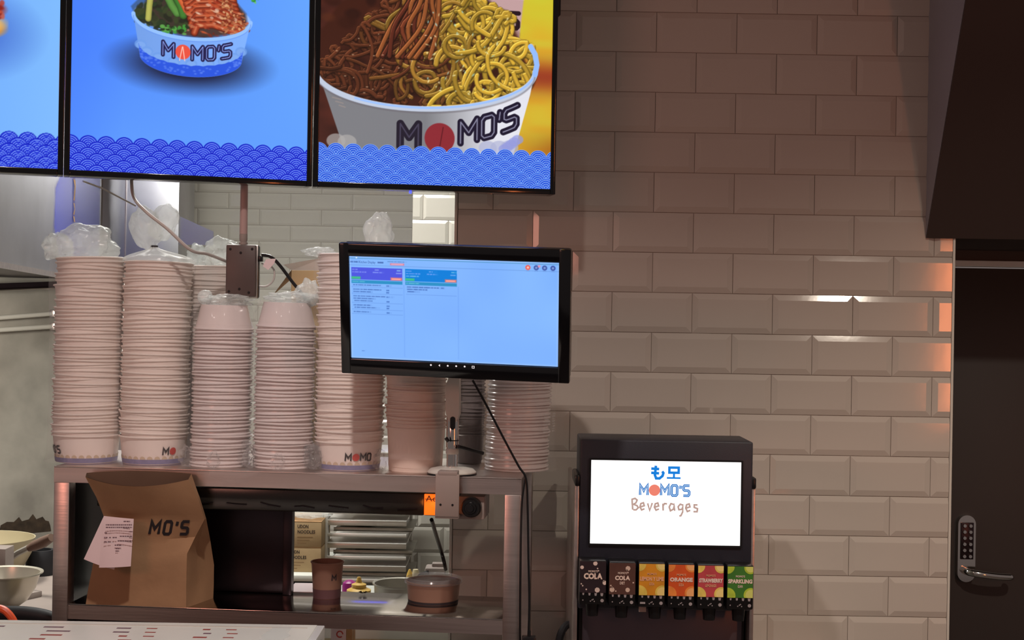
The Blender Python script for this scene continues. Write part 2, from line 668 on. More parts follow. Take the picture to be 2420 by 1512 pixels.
M['blue_patch'] = film_mat('blue_hood_patch', (70, 84, 235), 0.45, 0.9, 3, 0.3)
M['film_dense'] = film_mat('gathered_bag_film', (240, 246, 246), 0.42, 0.88, 16, 0.22)
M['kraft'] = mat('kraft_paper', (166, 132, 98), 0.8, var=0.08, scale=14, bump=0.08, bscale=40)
M['kraft_shaded'] = mat('kraft_paper_shaded', (104, 82, 66), 0.85, var=0.08, scale=14)  # same paper as outside; the shade in the bag is put into this darker brown
M['carton'] = mat('corrugated_carton', (190, 164, 124), 0.85, var=0.07, scale=12)
M['receipt'] = mat('receipt_paper', (226, 206, 208), 0.7, var=0.02)
M['brown_panel'] = mat('dark_brown_panel', (60, 48, 44), 0.55, var=0.06, scale=3)
M['door'] = mat('dark_brown_door_paint', (54, 46, 44), 0.5, var=0.06, scale=3)
M['grey_plaster'] = mat('grey_painted_board', (150, 150, 156), 0.8, var=0.05, scale=5)
M['concrete'] = mat('floor_screed', (96, 92, 88), 0.6, var=0.1, scale=3)
M['ceiling'] = mat('white_ceiling_board', (188, 184, 178), 0.85, var=0.03, scale=3)
M['alu'] = mat('aluminium_rail', (240, 239, 234), 0.30, 0.35, var=0.06, scale=10, stretch=(0.3, 5, 5))
M['white_top'] = mat('white_laminate', (232, 236, 228), 0.25, var=0.03)
M['red_ink'] = mat('red_print_ink', (150, 66, 58), 0.6, var=0.2, scale=100)
M['wood'] = mat('worn_wood_handle', (104, 82, 70), 0.6, var=0.2, scale=12)
M['soot'] = mat('burnt_soot', (58, 46, 34), 0.9, var=0.5, scale=30)
M['orange_plastic'] = mat('orange_plastic', (240, 96, 50), 0.4, var=0.05)
M['yellow_plastic'] = mat('yellow_plastic', (224, 184, 92), 0.35, var=0.05)
M['purple_plastic'] = mat('purple_plastic', (160, 30, 130), 0.35, var=0.05)
M['cream_plastic'] = mat('cream_plastic', (214, 202, 168), 0.4, var=0.05)
M['teal'] = mat('teal_board', (70, 110, 130), 0.6, var=0.05)
M['orange_glow'] = mat('glowing_orange_label', (255, 104, 18), 0.35, var=0.05, emit=1.1)  # orange label that glows by itself, standing in for reflected orange light
M['glass_dark'] = mat('smoked_lamp_glass', (34, 32, 28), 0.22, var=0.4, scale=9, stretch=(1, 1, 5))
M['white_lit'] = mat('lit_sign_panel', (255, 255, 255), 0.5, var=0.0, emit=1.3)
M['led_blue'] = mat('blue_indicator_led', (60, 70, 255), 0.4, var=0.0, emit=3.0)
M['tape'] = mat('brown_stained_tape', (176, 136, 92), 0.6, var=0.2, scale=40)
M['picture'] = picture_mat('lit_screen_picture', 1.0)

# ================================================================== THE SETTING
def structure(o):
    o['kind'] = 'structure'
    return o


YW = 3.57
XL, XR = at(1079, 455, YW).x, at(2252, 600, YW).x

structure(MB().box(-4.5, 4.5, -1.0, 8.0, -0.05, 0.0).build('floor', M['concrete'], smooth=0))
structure(MB().box(-4.0, 3.2, 3.0, 7.2, 2.95, 3.05).build('ceiling', M['ceiling'], smooth=0))

_tile_cache = {}


def tile_mesh(w, h, bev, dep, mt, cl=False, cr=False):
    """bevelled metro tile centred on its origin, face towards -y; a cut side has no bevel"""
    key = (round(w, 4), round(h, 4), bev, cl, cr, mt.name)
    if key not in _tile_cache:
        x0, x1, z0, z1 = -w / 2, w / 2, -h / 2, h / 2
        b0, b1 = (0.0 if cl else bev), (0.0 if cr else bev)
        e = 0.0043
        vs = [(x0, dep, z0), (x1, dep, z0), (x1, dep, z1), (x0, dep, z1),
              (x0, e, z0), (x1, e, z0), (x1, e, z1), (x0, e, z1),
              (x0 + b0, 0, z0 + bev), (x1 - b1, 0, z0 + bev), (x1 - b1, 0, z1 - bev), (x0 + b0, 0, z1 - bev)]
        fs = [(0, 1, 5, 4), (1, 2, 6, 5), (2, 3, 7, 6), (3, 0, 4, 7), (4, 5, 9, 8), (5, 6, 10, 9), (6, 7, 11, 10), (7, 4, 8, 11), (8, 9, 10, 11)]
        me = bpy.data.meshes.new('tile')
        me.from_pydata(vs, [], fs)
        me.materials.append(mt)
        me.update()
        _tile_cache[key] = me
    return _tile_cache[key]


def tile_wall(parent, y, x_lo, x_hi, z_lo, z_hi, pw, ph, xj, zj, bev, mt, tilt):
    """running-bond tiles as children of a wall; xj: a joint of the row whose top line is at zj"""
    gap = 0.0016
    r0 = -int((z_hi - zj) / ph) - 1
    r = r0
    while zj - r * ph > z_lo:
        zt, zb = min(zj - r * ph, z_hi), max(zj - (r + 1) * ph, z_lo)
        off = xj + (0 if r % 2 == 0 else pw / 2)
        k = math.floor((x_lo - off) / pw)
        while off + k * pw < x_hi:
            a, b = off + k * pw, off + (k + 1) * pw
            cl, cr = a < x_lo - 1e-4, b > x_hi + 1e-4
            a, b = max(a, x_lo), min(b, x_hi)
            k += 1
            if b - a < 0.008 or zt - zb < 0.012:
                continue
            o = bpy.data.objects.new('tile', tile_mesh(b - a - gap, zt - zb - gap, min(bev, (zt - zb) * 0.3, (b - a) * 0.3), 0.008, mt, cl, cr))
            link(o, parent)
            o.location = ((a + b) / 2, y + rng.uniform(-0.0004, 0.0004), (zt + zb) / 2)
            o.rotation_euler = (rng.gauss(0, tilt), 0, rng.gauss(0, tilt))
        r += 1


wall_front = structure(MB().box(XL, XR, YW + 0.006, YW + 0.14, 0.0, 2.95).build('wall_front', M['grout'], smooth=0))
tile_wall(wall_front, YW, XL + 0.004, XR, 0.55, 2.94, 190 / (F / YW), 94.7 / (F / YW), at(1362, 70, YW).x, at(1359, 24.8, YW).z, 0.0145, M['tile'], 0.0035)
structure(MB().box(XL - 0.004, XL + 0.003, YW - 0.001, YW + 0.14, 0.0, 2.95, 0.001).build('trim_1', M['white_plastic']))
structure(MB().box(XR, XR + 0.006, YW - 0.002, YW + 0.14, 0.0, at(2253, 563, YW).z, 0.001).build('trim_2', M['white_plastic']))

YP = 5.5
xp0 = at(974, 560, YP).x
wall_pillar = structure(MB().box(xp0, 0.5, YP + 0.006, YP + 1.4, 0.0, 2.95).build('wall_pillar', M['grout'], smooth=0))
tile_wall(wall_pillar, YP, xp0, 0.10, 0.45, 2.9, 0.2015, 0.1, xp0 - 0.06, at(1010, 1245, YP).z, 0.012, M['tile_kitchen'], 0.002)

YB = 6.8
wall_back = structure(MB().box(-3.6, 0.5, YB + 0.006, YB + 0.12, 0.0, 2.95).build('wall_back', M['grout'], smooth=0))
tile_wall(wall_back, YB, at(360, 500, YB).x, at(1000, 500, YB).x, at(700, 1400, YB).z, 2.9, 146.8 / (F / YB), 37.9 / (F / YB), at(540, 470, YB).x, at(500, 454, YB).z, 0.011, M['tile_kitchen'], 0.0015)

# left kitchen wall of steel sheet
L0, L1 = at(-260, 800, 5.75), at(345, 800, 6.55)
ld = Vector((L1.x - L0.x, L1.y - L0.y, 0)).normalized()
wall_left = structure(MB().prism([(L0.x, L0.y), (L1.x, L1.y), (L1.x - 0.03, L1.y + 0.12), (L0.x - 0.03, L0.y + 0.12)], 'z', 0.0, 2.95).build('wall_left', M['dirty_steel'], smooth=0))

# sloping dark soffit above the door on the right
xs0 = at(2192, 300, YW).x
sof = structure(bpy.data.objects.new('wall_soffit', None))
link(sof)
zb_ = at(2188, 557, YW).z
MB().prism([(3.64, zb_), (3.569, zb_), (3.01, 2.95), (3.64, 2.95)], 'x', xs0, 2.6).build('side_board', M['grey_plaster'], sof, smooth=0)
MB().prism([(3.575, zb_ - 0.006), (3.562, zb_ - 0.006), (3.003, 2.949), (3.012, 2.949)], 'x', xs0 + 0.001, 2.6).build('facing_panel', M['brown_panel'], sof, smooth=0)
MB().box(xs0 + 0.001, 2.6, 3.575, 4.2, zb_ - 0.006, zb_ + 0.004).build('underside_panel', M['brown_panel'], sof, smooth=0)

YD = 4.1
zd = at(2330, 634, YD).z
wall_door = structure(MB().box(1.0, 2.8, YD, YD + 0.1, zd + 0.022, 2.95).build('wall_right', M['brown_panel'], smooth=0))
structure(MB().box(1.2, 2.8, YD - 0.012, YD + 0.02, zd + 0.004, zd + 0.022, 0.002).build('trim_3', mat('pale_frame_strip', (225, 235, 235), 0.5), smooth=0))
door = structure(bpy.data.objects.new('door_1', None))
link(door)
door.location = (at(2238, 1200, YD).x, YD, 0)
MB().box(0, 0.95, 0.0, 0.045, 0.005, zd, 0.002).build('door_leaf', M['door'], door)
MB().box(-0.2, -0.004, 0.004, 0.06, 0, zd + 0.02).build('door_frame', M['black_mat'], door, smooth=0)
lk = lambda px, py: (at(px, py, YD) - Vector(door.location))
c0 = lk(2279, 1290)
plate = []
hw, top, bot = 0.0255, lk(2279, 1215).z, lk(2279, 1372).z
for k in range(13):
    a = math.pi * k / 12
    plate.append((c0.x + hw * math.cos(a), top - hw + hw * math.sin(a)))
for k in range(13):
    a = math.pi + math.pi * k / 12
    plate.append((c0.x + hw * math.cos(a), bot + hw + hw * math.sin(a)))
lp = MB().prism(plate, 'y', -0.022, 0.0).build('lock_plate', M['chrome'], door)
kz0, kz1 = lk(2279, 1318).z, lk(2279, 1232).z
MB().box(c0.x - 0.0185, c0.x + 0.0185, -0.026, -0.021, kz0, kz1, 0.001).build('keypad', M['dark_steel'], lp)
for i in range(2):
    for j in range(6):
        MB().lathe([(0.0048, -0.031), (0.0056, -0.0285), (0.0056, -0.0255)], 12, (c0.x - 0.0085 + 0.017 * i, 0, kz0 + (j + 0.5) * (kz1 - kz0) / 6), 'y').build('button', M['chrome'], lp)
hz = lk(2279, 1350).z
lv = MB().tube(catmull([(c0.x - 0.004, -0.02, hz + 0.006), (c0.x + 0.0, -0.05, hz + 0.006), (c0.x + 0.03, -0.062, hz + 0.003), (c0.x + 0.075, -0.062, hz - 0.002), (c0.x + 0.112, -0.058, hz - 0.004), (c0.x + 0.118, -0.045, hz - 0.004)], 6), 0.0105, 12)
lv.build('lever_handle', M['chrome'], door)

# ------------------------------------------------------------------ extractor hood and cook line on the left
hA, hB = at(0, 630, 4.0), at(236, 672, 6.15)
hd = Vector((hB.x - hA.x, hB.y - hA.y, 0)).normalized()
hn = Vector((hd.y, -hd.x, 0))            # points to the right, out of the front of the hood
hA2 = hA - hd * 0.55
zh = hA.z
hood = thing('extractor_hood', 'stainless steel extractor hood with a dirty smooth front above the cook line', 'extractor hood', (hA2.x, hA2.y, zh))
hl = lambda p: Vector((p.x - hA2.x, p.y - hA2.y, p.z - zh))
e0, e1 = hl(hA2), hl(Vector((hB.x, hB.y, zh)))
b0, b1 = e0 - hn * 0.5, e1 - hn * 0.5
H = 2.94 - zh


def slab(mb, a, b, n, t0, t1, z0, z1):
    p = [a + n * t0, b + n * t0, b + n * t1, a + n * t1]
    return mb.prism([(q.x, q.y) for q in p], 'z', z0, z1)


slab(MB(), e0, e1, -hn, 0, 0.02, 0.0, H).build('front_panel', M['hood_steel'], hood, smooth=0)
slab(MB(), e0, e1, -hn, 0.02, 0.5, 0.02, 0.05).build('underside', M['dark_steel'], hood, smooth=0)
slab(MB(), e0, e1, hn, 0.0, 0.004, -0.004, 0.014).build('edge_lip', M['steel'], hood, smooth=0)
pp = hl(at(175, 440, 5.0))
tp = at(172, 425, 5.35)
dd = (tp - hA).dot(hd)
q0 = hA + hd * dd + hn * 0.002
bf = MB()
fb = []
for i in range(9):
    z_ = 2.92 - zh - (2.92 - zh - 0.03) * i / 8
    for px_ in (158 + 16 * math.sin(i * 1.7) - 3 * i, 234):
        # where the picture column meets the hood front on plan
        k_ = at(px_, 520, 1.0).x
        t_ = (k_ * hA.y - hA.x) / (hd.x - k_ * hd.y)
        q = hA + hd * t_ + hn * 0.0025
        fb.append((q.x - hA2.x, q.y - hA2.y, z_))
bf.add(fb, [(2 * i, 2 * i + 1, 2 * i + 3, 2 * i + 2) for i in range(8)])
bf.build('blue_hood_patch', M['blue_patch'], hood, smooth=0)  # translucent blue sheet over part of the hood front
tape = MB()
prof = [(0.020, 2.30), (0.026, 2.22), (0.018, 2.16), (0.008, 2.13), (0.010, 2.07), (0.004, 2.045), (0.012, 2.02), (0.008, 1.995)]
ww = []
for i, (w_, z_) in enumerate(prof):
    for s_ in (-1, 1):
        q = q0 + hd * (s_ * w_ * 1.6) + hn * (0.004 * (i % 2))
        ww.append((q.x - hA2.x, q.y - hA2.y, z_ - zh))
tape.add(ww, [(2 * i, 2 * i + 1, 2 * i + 3, 2 * i + 2) for i in range(len(prof) - 1)])
tape.build('peeling_tape', M['tape'], hood, smooth=0)

# grease gutter on the wall below the hood, with a bright lower edge
g0, g1 = at(-150, 690, 5.72), at(225, 676, 6.20)
gut = thing('grease_gutter', 'dark steel grease gutter under the hood with a bright rolled edge', 'gutter', (g0.x, g0.y, g0.z))
gd = Vector((g1.x - g0.x, g1.y - g0.y, g1.z - g0.z))
gb = MB()
gb.add([(0, 0, 0.0), gd[:], (gd.x, gd.y, gd.z + 0.027), (0, 0, 0.027), (0, 0.09, 0), (gd.x, gd.y + 0.09, gd.z), (gd.x, gd.y + 0.09, gd.z + 0.027), (0, 0.09, 0.027)],
       [(0, 1, 2, 3), (1, 5, 6, 2), (5, 4, 7, 6), (4, 0, 3, 7), (3, 2, 6, 7), (0, 4, 5, 1)])
gb.build('trough', M['dark_steel'], gut, smooth=0)
MB().tube([(0, -0.004, 0.0), (gd.x, gd.y - 0.004, gd.z)], 0.006, 8).build('rolled_edge', M['chrome'], gut)

# two white water pipes on the steel wall
for k, (ya, yb) in enumerate(((756, 729), (783, 762))):
    a, b = at(-150, ya + 6, 5.83), at(225, ya + 6 + (yb - ya - 10) * 0.78, 6.31)
    pr = thing('water_pipe', ('upper' if k == 0 else 'lower') + ' of two white pipes running along the steel kitchen wall', 'pipe', a)
    MB().tube([(0, 0, 0), (b - a)], 0.0105, 12).build('pipe', M['white_plastic'], pr)
    for t in (0.25, 0.72):
        c = (b - a) * t
        MB().box(c.x - 0.012, c.x + 0.012, c.y - 0.014, c.y + 0.05, c.z - 0.016, c.z + 0.016, 0.003).build('pipe_clip', M['steel'], pr)

# steel flue panel between the hood and the back tiles
f0, f1 = at(240, 600, 6.2), at(421, 600, 6.2)
fl = thing('flue_panel', 'pale stainless steel flue casing between the hood and the back tiles', 'steel panel', (f0.x, 6.2, 0))
MB().box(0, f1.x - f0.x, 0, 0.3, 0.0, 2.94, 0.002).build('casing', M['hood_steel'], fl)
MB().box(0.10, 0.106, -0.004, 0.0, 1.4, 2.94).build('seam', M['steel'], fl, smooth=0)
pz = at(435, 540, 6.2).z
MB().prism([(f1.x - f0.x, pz + 0.055), (f1.x - f0.x + 0.15, pz - 0.01), (f1.x - f0.x + 0.15, pz - 0.07), (f1.x - f0.x, pz - 0.07)], 'y', 0.02, 0.026).build('splash_guard', M['hood_steel'], fl, smooth=0)
# long thin rod hung across the hood and flue
ra, rb = at(196, 428, 5.3), at(496, 560, 6.2)
rod = tag(MB().tube([ra, at(240, 444, 5.4), at(320, 486, 5.6)], 0.0035, 6).build('hanging_rod', M['steel']), 'thin bent metal rod hanging in front of the flue casing', 'rod')
del rod

# burnt wall patch, bench, tray, wok and bowls of the cook line
q = at(35, 1255, 5.9)
sm = MB()
pts = [(-0.2, -0.06), (-0.19, 0.015), (-0.16, 0.035), (-0.125, 0.03), (-0.1, 0.062), (-0.085, 0.03), (-0.05, 0.04), (-0.03, 0.075), (-0.012, 0.035), (0.02, 0.05), (0.035, 0.02), (0.052, 0.012), (0.06, -0.02), (0.065, -0.06)]
wl = (L1 - L0)
tt = (q.x - L0.x) / (wl.x - 0)
# follow the wall plane
sv = [(q.x + p[0] * 0.9 * ld.x, L0.y + (q.x + p[0] * 0.9 * ld.x - L0.x) * wl.y / wl.x - 0.004, q.z + p[1] * 0.6 - 0.012) for p in pts]
sb = [(a, b + 0.003, c) for a, b, c in sv]
n_ = len(sv)
sm.add(sv + sb, [tuple(range(n_)), tuple(range(n_, 2 * n_))[::-1]] + [(i, (i + 1) % n_, n_ + (i + 1) % n_, n_ + i) for i in range(n_)])
o = sm.build('soot_crust', M['soot'], wall_left, smooth=0)

bench_z = 0.70
bx1 = at(122, 1400, 4.7).x + 0.25
tag(MB().box(-3.2, bx1, 4.35, 5.6, 0.0, bench_z, 0.004).build('cook_bench', M['grey_paint']), 'pale steel cooking bench along the kitchen wall under the hood', 'bench')
tr0 = at(100, 1400, 4.7)
tray = thing('steel_tray', 'grey steel tray with a thick square rim under the steel bowl', 'tray', (tr0.x, 4.7, bench_z))
tray.rotation_euler = (0, 0, math.radians(-28))
tzh = max(0.02, tr0.z - bench_z)
MB().box(-0.62, 0, -0.46, 0.0, 0.0, tzh, 0.003).build('tray_body', M['grey_paint'], tray)
MB().box(-0.60, -0.02, -0.44, -0.02, tzh, tzh + 0.001).build('tray_bed', M['dark_steel'], tray, smooth=0)

bz = bench_z + tzh + 0.001
bc = at(6, 1400, 4.42)
bowl = thing('mixing_bowl', 'shiny stainless steel mixing bowl with a rolled rim on the grey tray', 'bowl', (bc.x, 4.42, bz))
mbp = [(0.0, 0.0), (0.045, 0.0), (0.075, 0.018), (0.100, 0.05), (0.113, 0.086), (0.122, 0.088), (0.122, 0.091), (0.1115, 0.0885), (0.098, 0.051), (0.073, 0.020), (0.044, 0.003), (0.0, 0.003)]
MB().lathe([(r, z * 1.22) for r, z in mbp], 40).build('bowl_shell', mat('satin_steel', (225, 220, 205), 0.28, 0.7), bowl)

wc = at(-40, 1300, 4.95)
wok = thing('wok', 'large pale wok with a long wooden handle behind the steel bowl', 'wok', (wc.x, 4.95, bench_z))
wk = [(0.0, 0.01), (0.08, 0.014), (0.15, 0.06), (0.19, 0.15), (0.205, 0.235), (0.209, 0.236), (0.194, 0.15), (0.154, 0.056), (0.082, 0.006), (0.0, 0.0)]
MB().lathe([(r * 0.84, z * 0.65) for r, z in wk], 36).build('pan', mat('seasoned_pan', (186, 176, 146), 0.45, 0.3), wok)
wl_ = lambda px, py, Y: at(px, py, Y) - Vector(wok.location)
MB().tube([wl_(20, 1322, 4.8), wl_(45, 1305, 4.76), wl_(70, 1293, 4.74)], 0.011, 10).build('ferrule', M['dirty_steel'], wok)
MB().tube([wl_(66, 1296, 4.74), wl_(80, 1290, 4.74), wl_(104, 1280, 4.72), wl_(122, 1270, 4.7)], 0.017, 12, [0.011, 0.017, 0.019, 0.014]).build('handle', M['wood'], wok)
ld2 = thing('ladle', 'dark metal ladle handle leaning behind the wok handle', 'ladle', (wc.x + 0.1, 5.28, bench_z))
l2 = lambda px, py, Y: at(px, py, Y) - Vector(ld2.location)
MB().tube([l2(40, 1312, 5.28), l2(80, 1285, 5.26), l2(116, 1268, 5.24)], 0.009, 10, [0.006, 0.009, 0.011]).build('handle', M['wood'], ld2)
MB().lathe([(0.0, 0.0), (0.05, 0.004), (0.07, 0.03), (0.066, 0.03), (0.046, 0.008), (0, 0.004)], 20, (0, 0, 0.02)).build('cup', M['dark_steel'], ld2)
MB().tube([(0.05, 0, 0.04), l2(40, 1312, 5.28)], 0.005, 8).build('stem', M['dark_steel'], ld2)
# burner ring under the pans
bn = at(96, 1372, 5.1)
tag(MB().lathe([(0.05, 0), (0.055, 0.06), (0.045, 0.09), (0.036, 0.09), (0.032, 0.0)], 20, (bn.x, bn.y, bench_z)).build('burner_ring', M['black_mat']), 'black cast burner ring on the bench behind the steel bowl', 'burner')
# small box with blue-grey flap standing in front of the wok
kb = at(-20, 1320, 4.6)
tag(MB().box(kb.x - 0.06, at(13, 1310, 4.6).x, 4.6, 4.68, bench_z, at(5, 1297, 4.6).z, 0.002).build('steel_canister', M['grey_paint']), 'square grey steel canister beside the wok', 'canister')

# ================================================================== MENU SCREENS
def paint_menu_bowl():
    """blue menu page: a paper bowl of salad and glazed chicken"""
    c = Canvas(548, 470, 1.2)
    U, V = c.U, c.V
    t = U / 548.0
    base = np.stack([74 + 28 * t, 132 + 34 * t, 255 + 0 * t], -1)
    low = np.clip((300 - V) / 300, 0, 1)[..., None]
    base = base * (1 - low) + np.array([98, 160, 255]) * low
    left = np.clip((120 - U) / 120, 0, 1)[..., None] * 0.5
    base = base * (1 - left) + np.array([72, 128, 255]) * left
    # soft drop shadow
    d = np.sqrt(((U - 268) / 190) ** 2 + ((V - 262) / 72) ** 2)
    s = np.clip(1.12 - d, 0, 1)
    s = np.clip(s * 1.5, 0, 1) ** 1.2
    base = base * (1 - s[..., None] * 0.92) + np.array([26, 30, 58]) * s[..., None] * 0.92
    c.img[:] = base / 255.0
    # back rim and food
    c.ellipse(272, 374, 136, 42, (150, 190, 255))
    r = random.Random(3)
    c.poly([(150, 372), (180, 350), (240, 330), (300, 326), (360, 340), (400, 366), (396, 392), (370, 420), (330, 470), (215, 470), (180, 440)], (70, 42, 30), 4, 0.9)
    for k in range(90):
        x, y = r.uniform(140, 262), r.uniform(335, 430)
        if y > 374 + 0.55 * (x - 120):
            continue
        g = r.choice([(40, 46, 34), (58, 64, 40), (34, 36, 28), (70, 84, 44), (46, 70, 40)])
        c.ellipse(x, y, r.uniform(5, 13), r.uniform(4, 9), g, 1.2, 0.9, rot=r.uniform(0, 3))
    c.poly([(130, 388), (138, 372), (160, 360), (200, 342), (250, 332), (262, 350), (240, 420), (200, 440), (150, 410)], (48, 50, 36), 2, 0.45)
    for k in range(40):
        x, y = r.uniform(190, 262), r.uniform(332, 352)
        c.ellipse(x, y, r.uniform(3, 7), r.uniform(2, 5), r.choice([(70, 150, 60), (52, 120, 48), (100, 170, 80), (36, 52, 30)]), 1, 0.9)
    c.stroke([(196, 470), (205, 432), (224, 396), (236, 380)], 9, (96, 150, 70), round_=0.5)
    c.stroke([(212, 470), (226, 430), (244, 396), (250, 376)], 9, (70, 128, 52), round_=0.5)
    c.stroke([(180, 470), (176, 428), (172, 392), (170, 362)], 7, (188, 186, 92), round_=0.4)
    c.stroke([(216, 470), (238, 426), (252, 402), (258, 390)], 9, (226, 110, 62), round_=0.4)
    # chicken slices
    for k in range(9):
        y0 = 440 - k * 11
        pts = [(252 + k * 3, y0 - 14), (282, y0 + 4), (318, y0 + 8), (352 + k * 3, y0 - 6 - (8 - k) * 1.5), (366 + k * 3, y0 - 20 + k)]
        pts = [p for p in pts]
        for w_, col in ((9, (96, 32, 20)), (6.5, (168, 66, 38)), (2.5, (206, 112, 76))):
            c.stroke([tuple(p) for p in catmull([(a, b, 0) for a, b in pts], 5)] if False else pts, w_, col, 1.5, 0.9)
    for k in range(160):
        x, y = r.uniform(258, 402), r.uniform(330, 450)
        lim = 374 - math.sqrt(max(0, 1 - ((x - 272) / 134) ** 2)) * 46
        if y < lim or y > 470 - max(0, x - 300) * 0.95:
            continue
        c.ellipse(x, y, r.uniform(2, 9), r.uniform(1.5, 4), r.choice([(170, 58, 34), (206, 92, 54), (150, 44, 26), (222, 150, 110), (232, 196, 170), (120, 36, 22)]), 1, r.uniform(0.4, 0.9), rot=r.uniform(-0.5, 0.2))
    for k in range(110):
        x, y = r.uniform(340, 404), r.uniform(345, 430)
        if y > 468 - (x - 300) * 0.85 or y < 352 - (404 - x) * 0.2:
            continue
        c.ellipse(x, y, r.uniform(2, 5), r.uniform(1.5, 3), r.choice([(196, 128, 82), (170, 98, 60), (220, 168, 120), (140, 70, 44)]), 0.8, 0.9, rot=r.uniform(0, 3))
    # bowl front: between front rim arc and base arc
    n = 40
    front = []
    for k in range(n + 1):
        a = math.pi + math.pi * k / n
        front.append((272 + 136 * math.cos(a), 372 + 50 * math.sin(a)))
    basearc = []
    for k in range(n + 1):
        a = 2 * math.pi - math.pi * k / n
        basearc.append((270 + 118 * math.cos(a), 278 + 45 * math.sin(a)))
    c.poly(front + basearc, (128, 176, 255), shade=lambda u, v, d_: 0.92 + 0.10 * np.clip((u - 150) / 240, 0, 1))
    rim = [(272 + 136 * math.cos(math.pi + math.pi * k / 30), 372 + 50 * math.sin(math.pi + math.pi * k / 30)) for k in range(31)]
    c.stroke(rim, 4.5, (150, 195, 255))
    c.stroke([(x, y - 5) for x, y in rim], 1.0, (100, 146, 240), a=0.7)
    # printed scallops and wave band
    for k in range(9):
        a = math.pi + math.pi * (k + 0.5) / 9
        x, y = 270 + 118 * math.cos(a), 278 + 45 * math.sin(a) + 31
        c.ellipse(x, y, 14, 11, (112, 160, 236), 1, 0.8)
        c.ellipse(x, y - 2, 11, 8, (136, 178, 244), 1, 0.6)
    band = []
    for k in range(n + 1):
        a = math.pi + math.pi * k / n
        band.append((270 + 121 * math.cos(a), 278 + 45 * math.sin(a) + 25 + 2.5 * abs(math.sin(k * 1.1))))
    c.poly(band + basearc, (44, 88, 226))
    for k in range(70):
        a = math.pi + math.pi * r.random()
        c.ellipse(270 + 117 * math.cos(a), 278 + 44 * math.sin(a) + r.uniform(4, 22), 3, 2, (96, 136, 245), 1, 0.6)

    def bend(x, y):
        u = (x - 272) / 136
        return (x, y + 50 * (1 - math.sqrt(max(0, 1 - min(1, u * u)))) - 2)
    c.logo('M*MO\'S', 202, 276, 31, (36, 32, 78), (140, 160, 235), bend=bend, lw=0.30, gap=0.10, ball=(238, 84, 66))
    c.stroke([(243, 270), (249, 302)], 1, (255, 205, 190))
    c.stroke([(255, 270), (250, 302)], 1, (255, 205, 190))
    # a leaf falling in at the top
    for k in range(14):
        c.ellipse(390 + r.uniform(0, 38), 428 + r.uniform(-4, 14), r.uniform(3, 7), 3, r.choice([(70, 170, 70), (110, 200, 100), (40, 130, 50)]), 1, 0.9, rot=r.uniform(0, 3))
    c.waves(82, 40.2, 13.4, (24, 44, 210), (120, 154, 255), (14, 30, 186), duty=0.55)
    return c


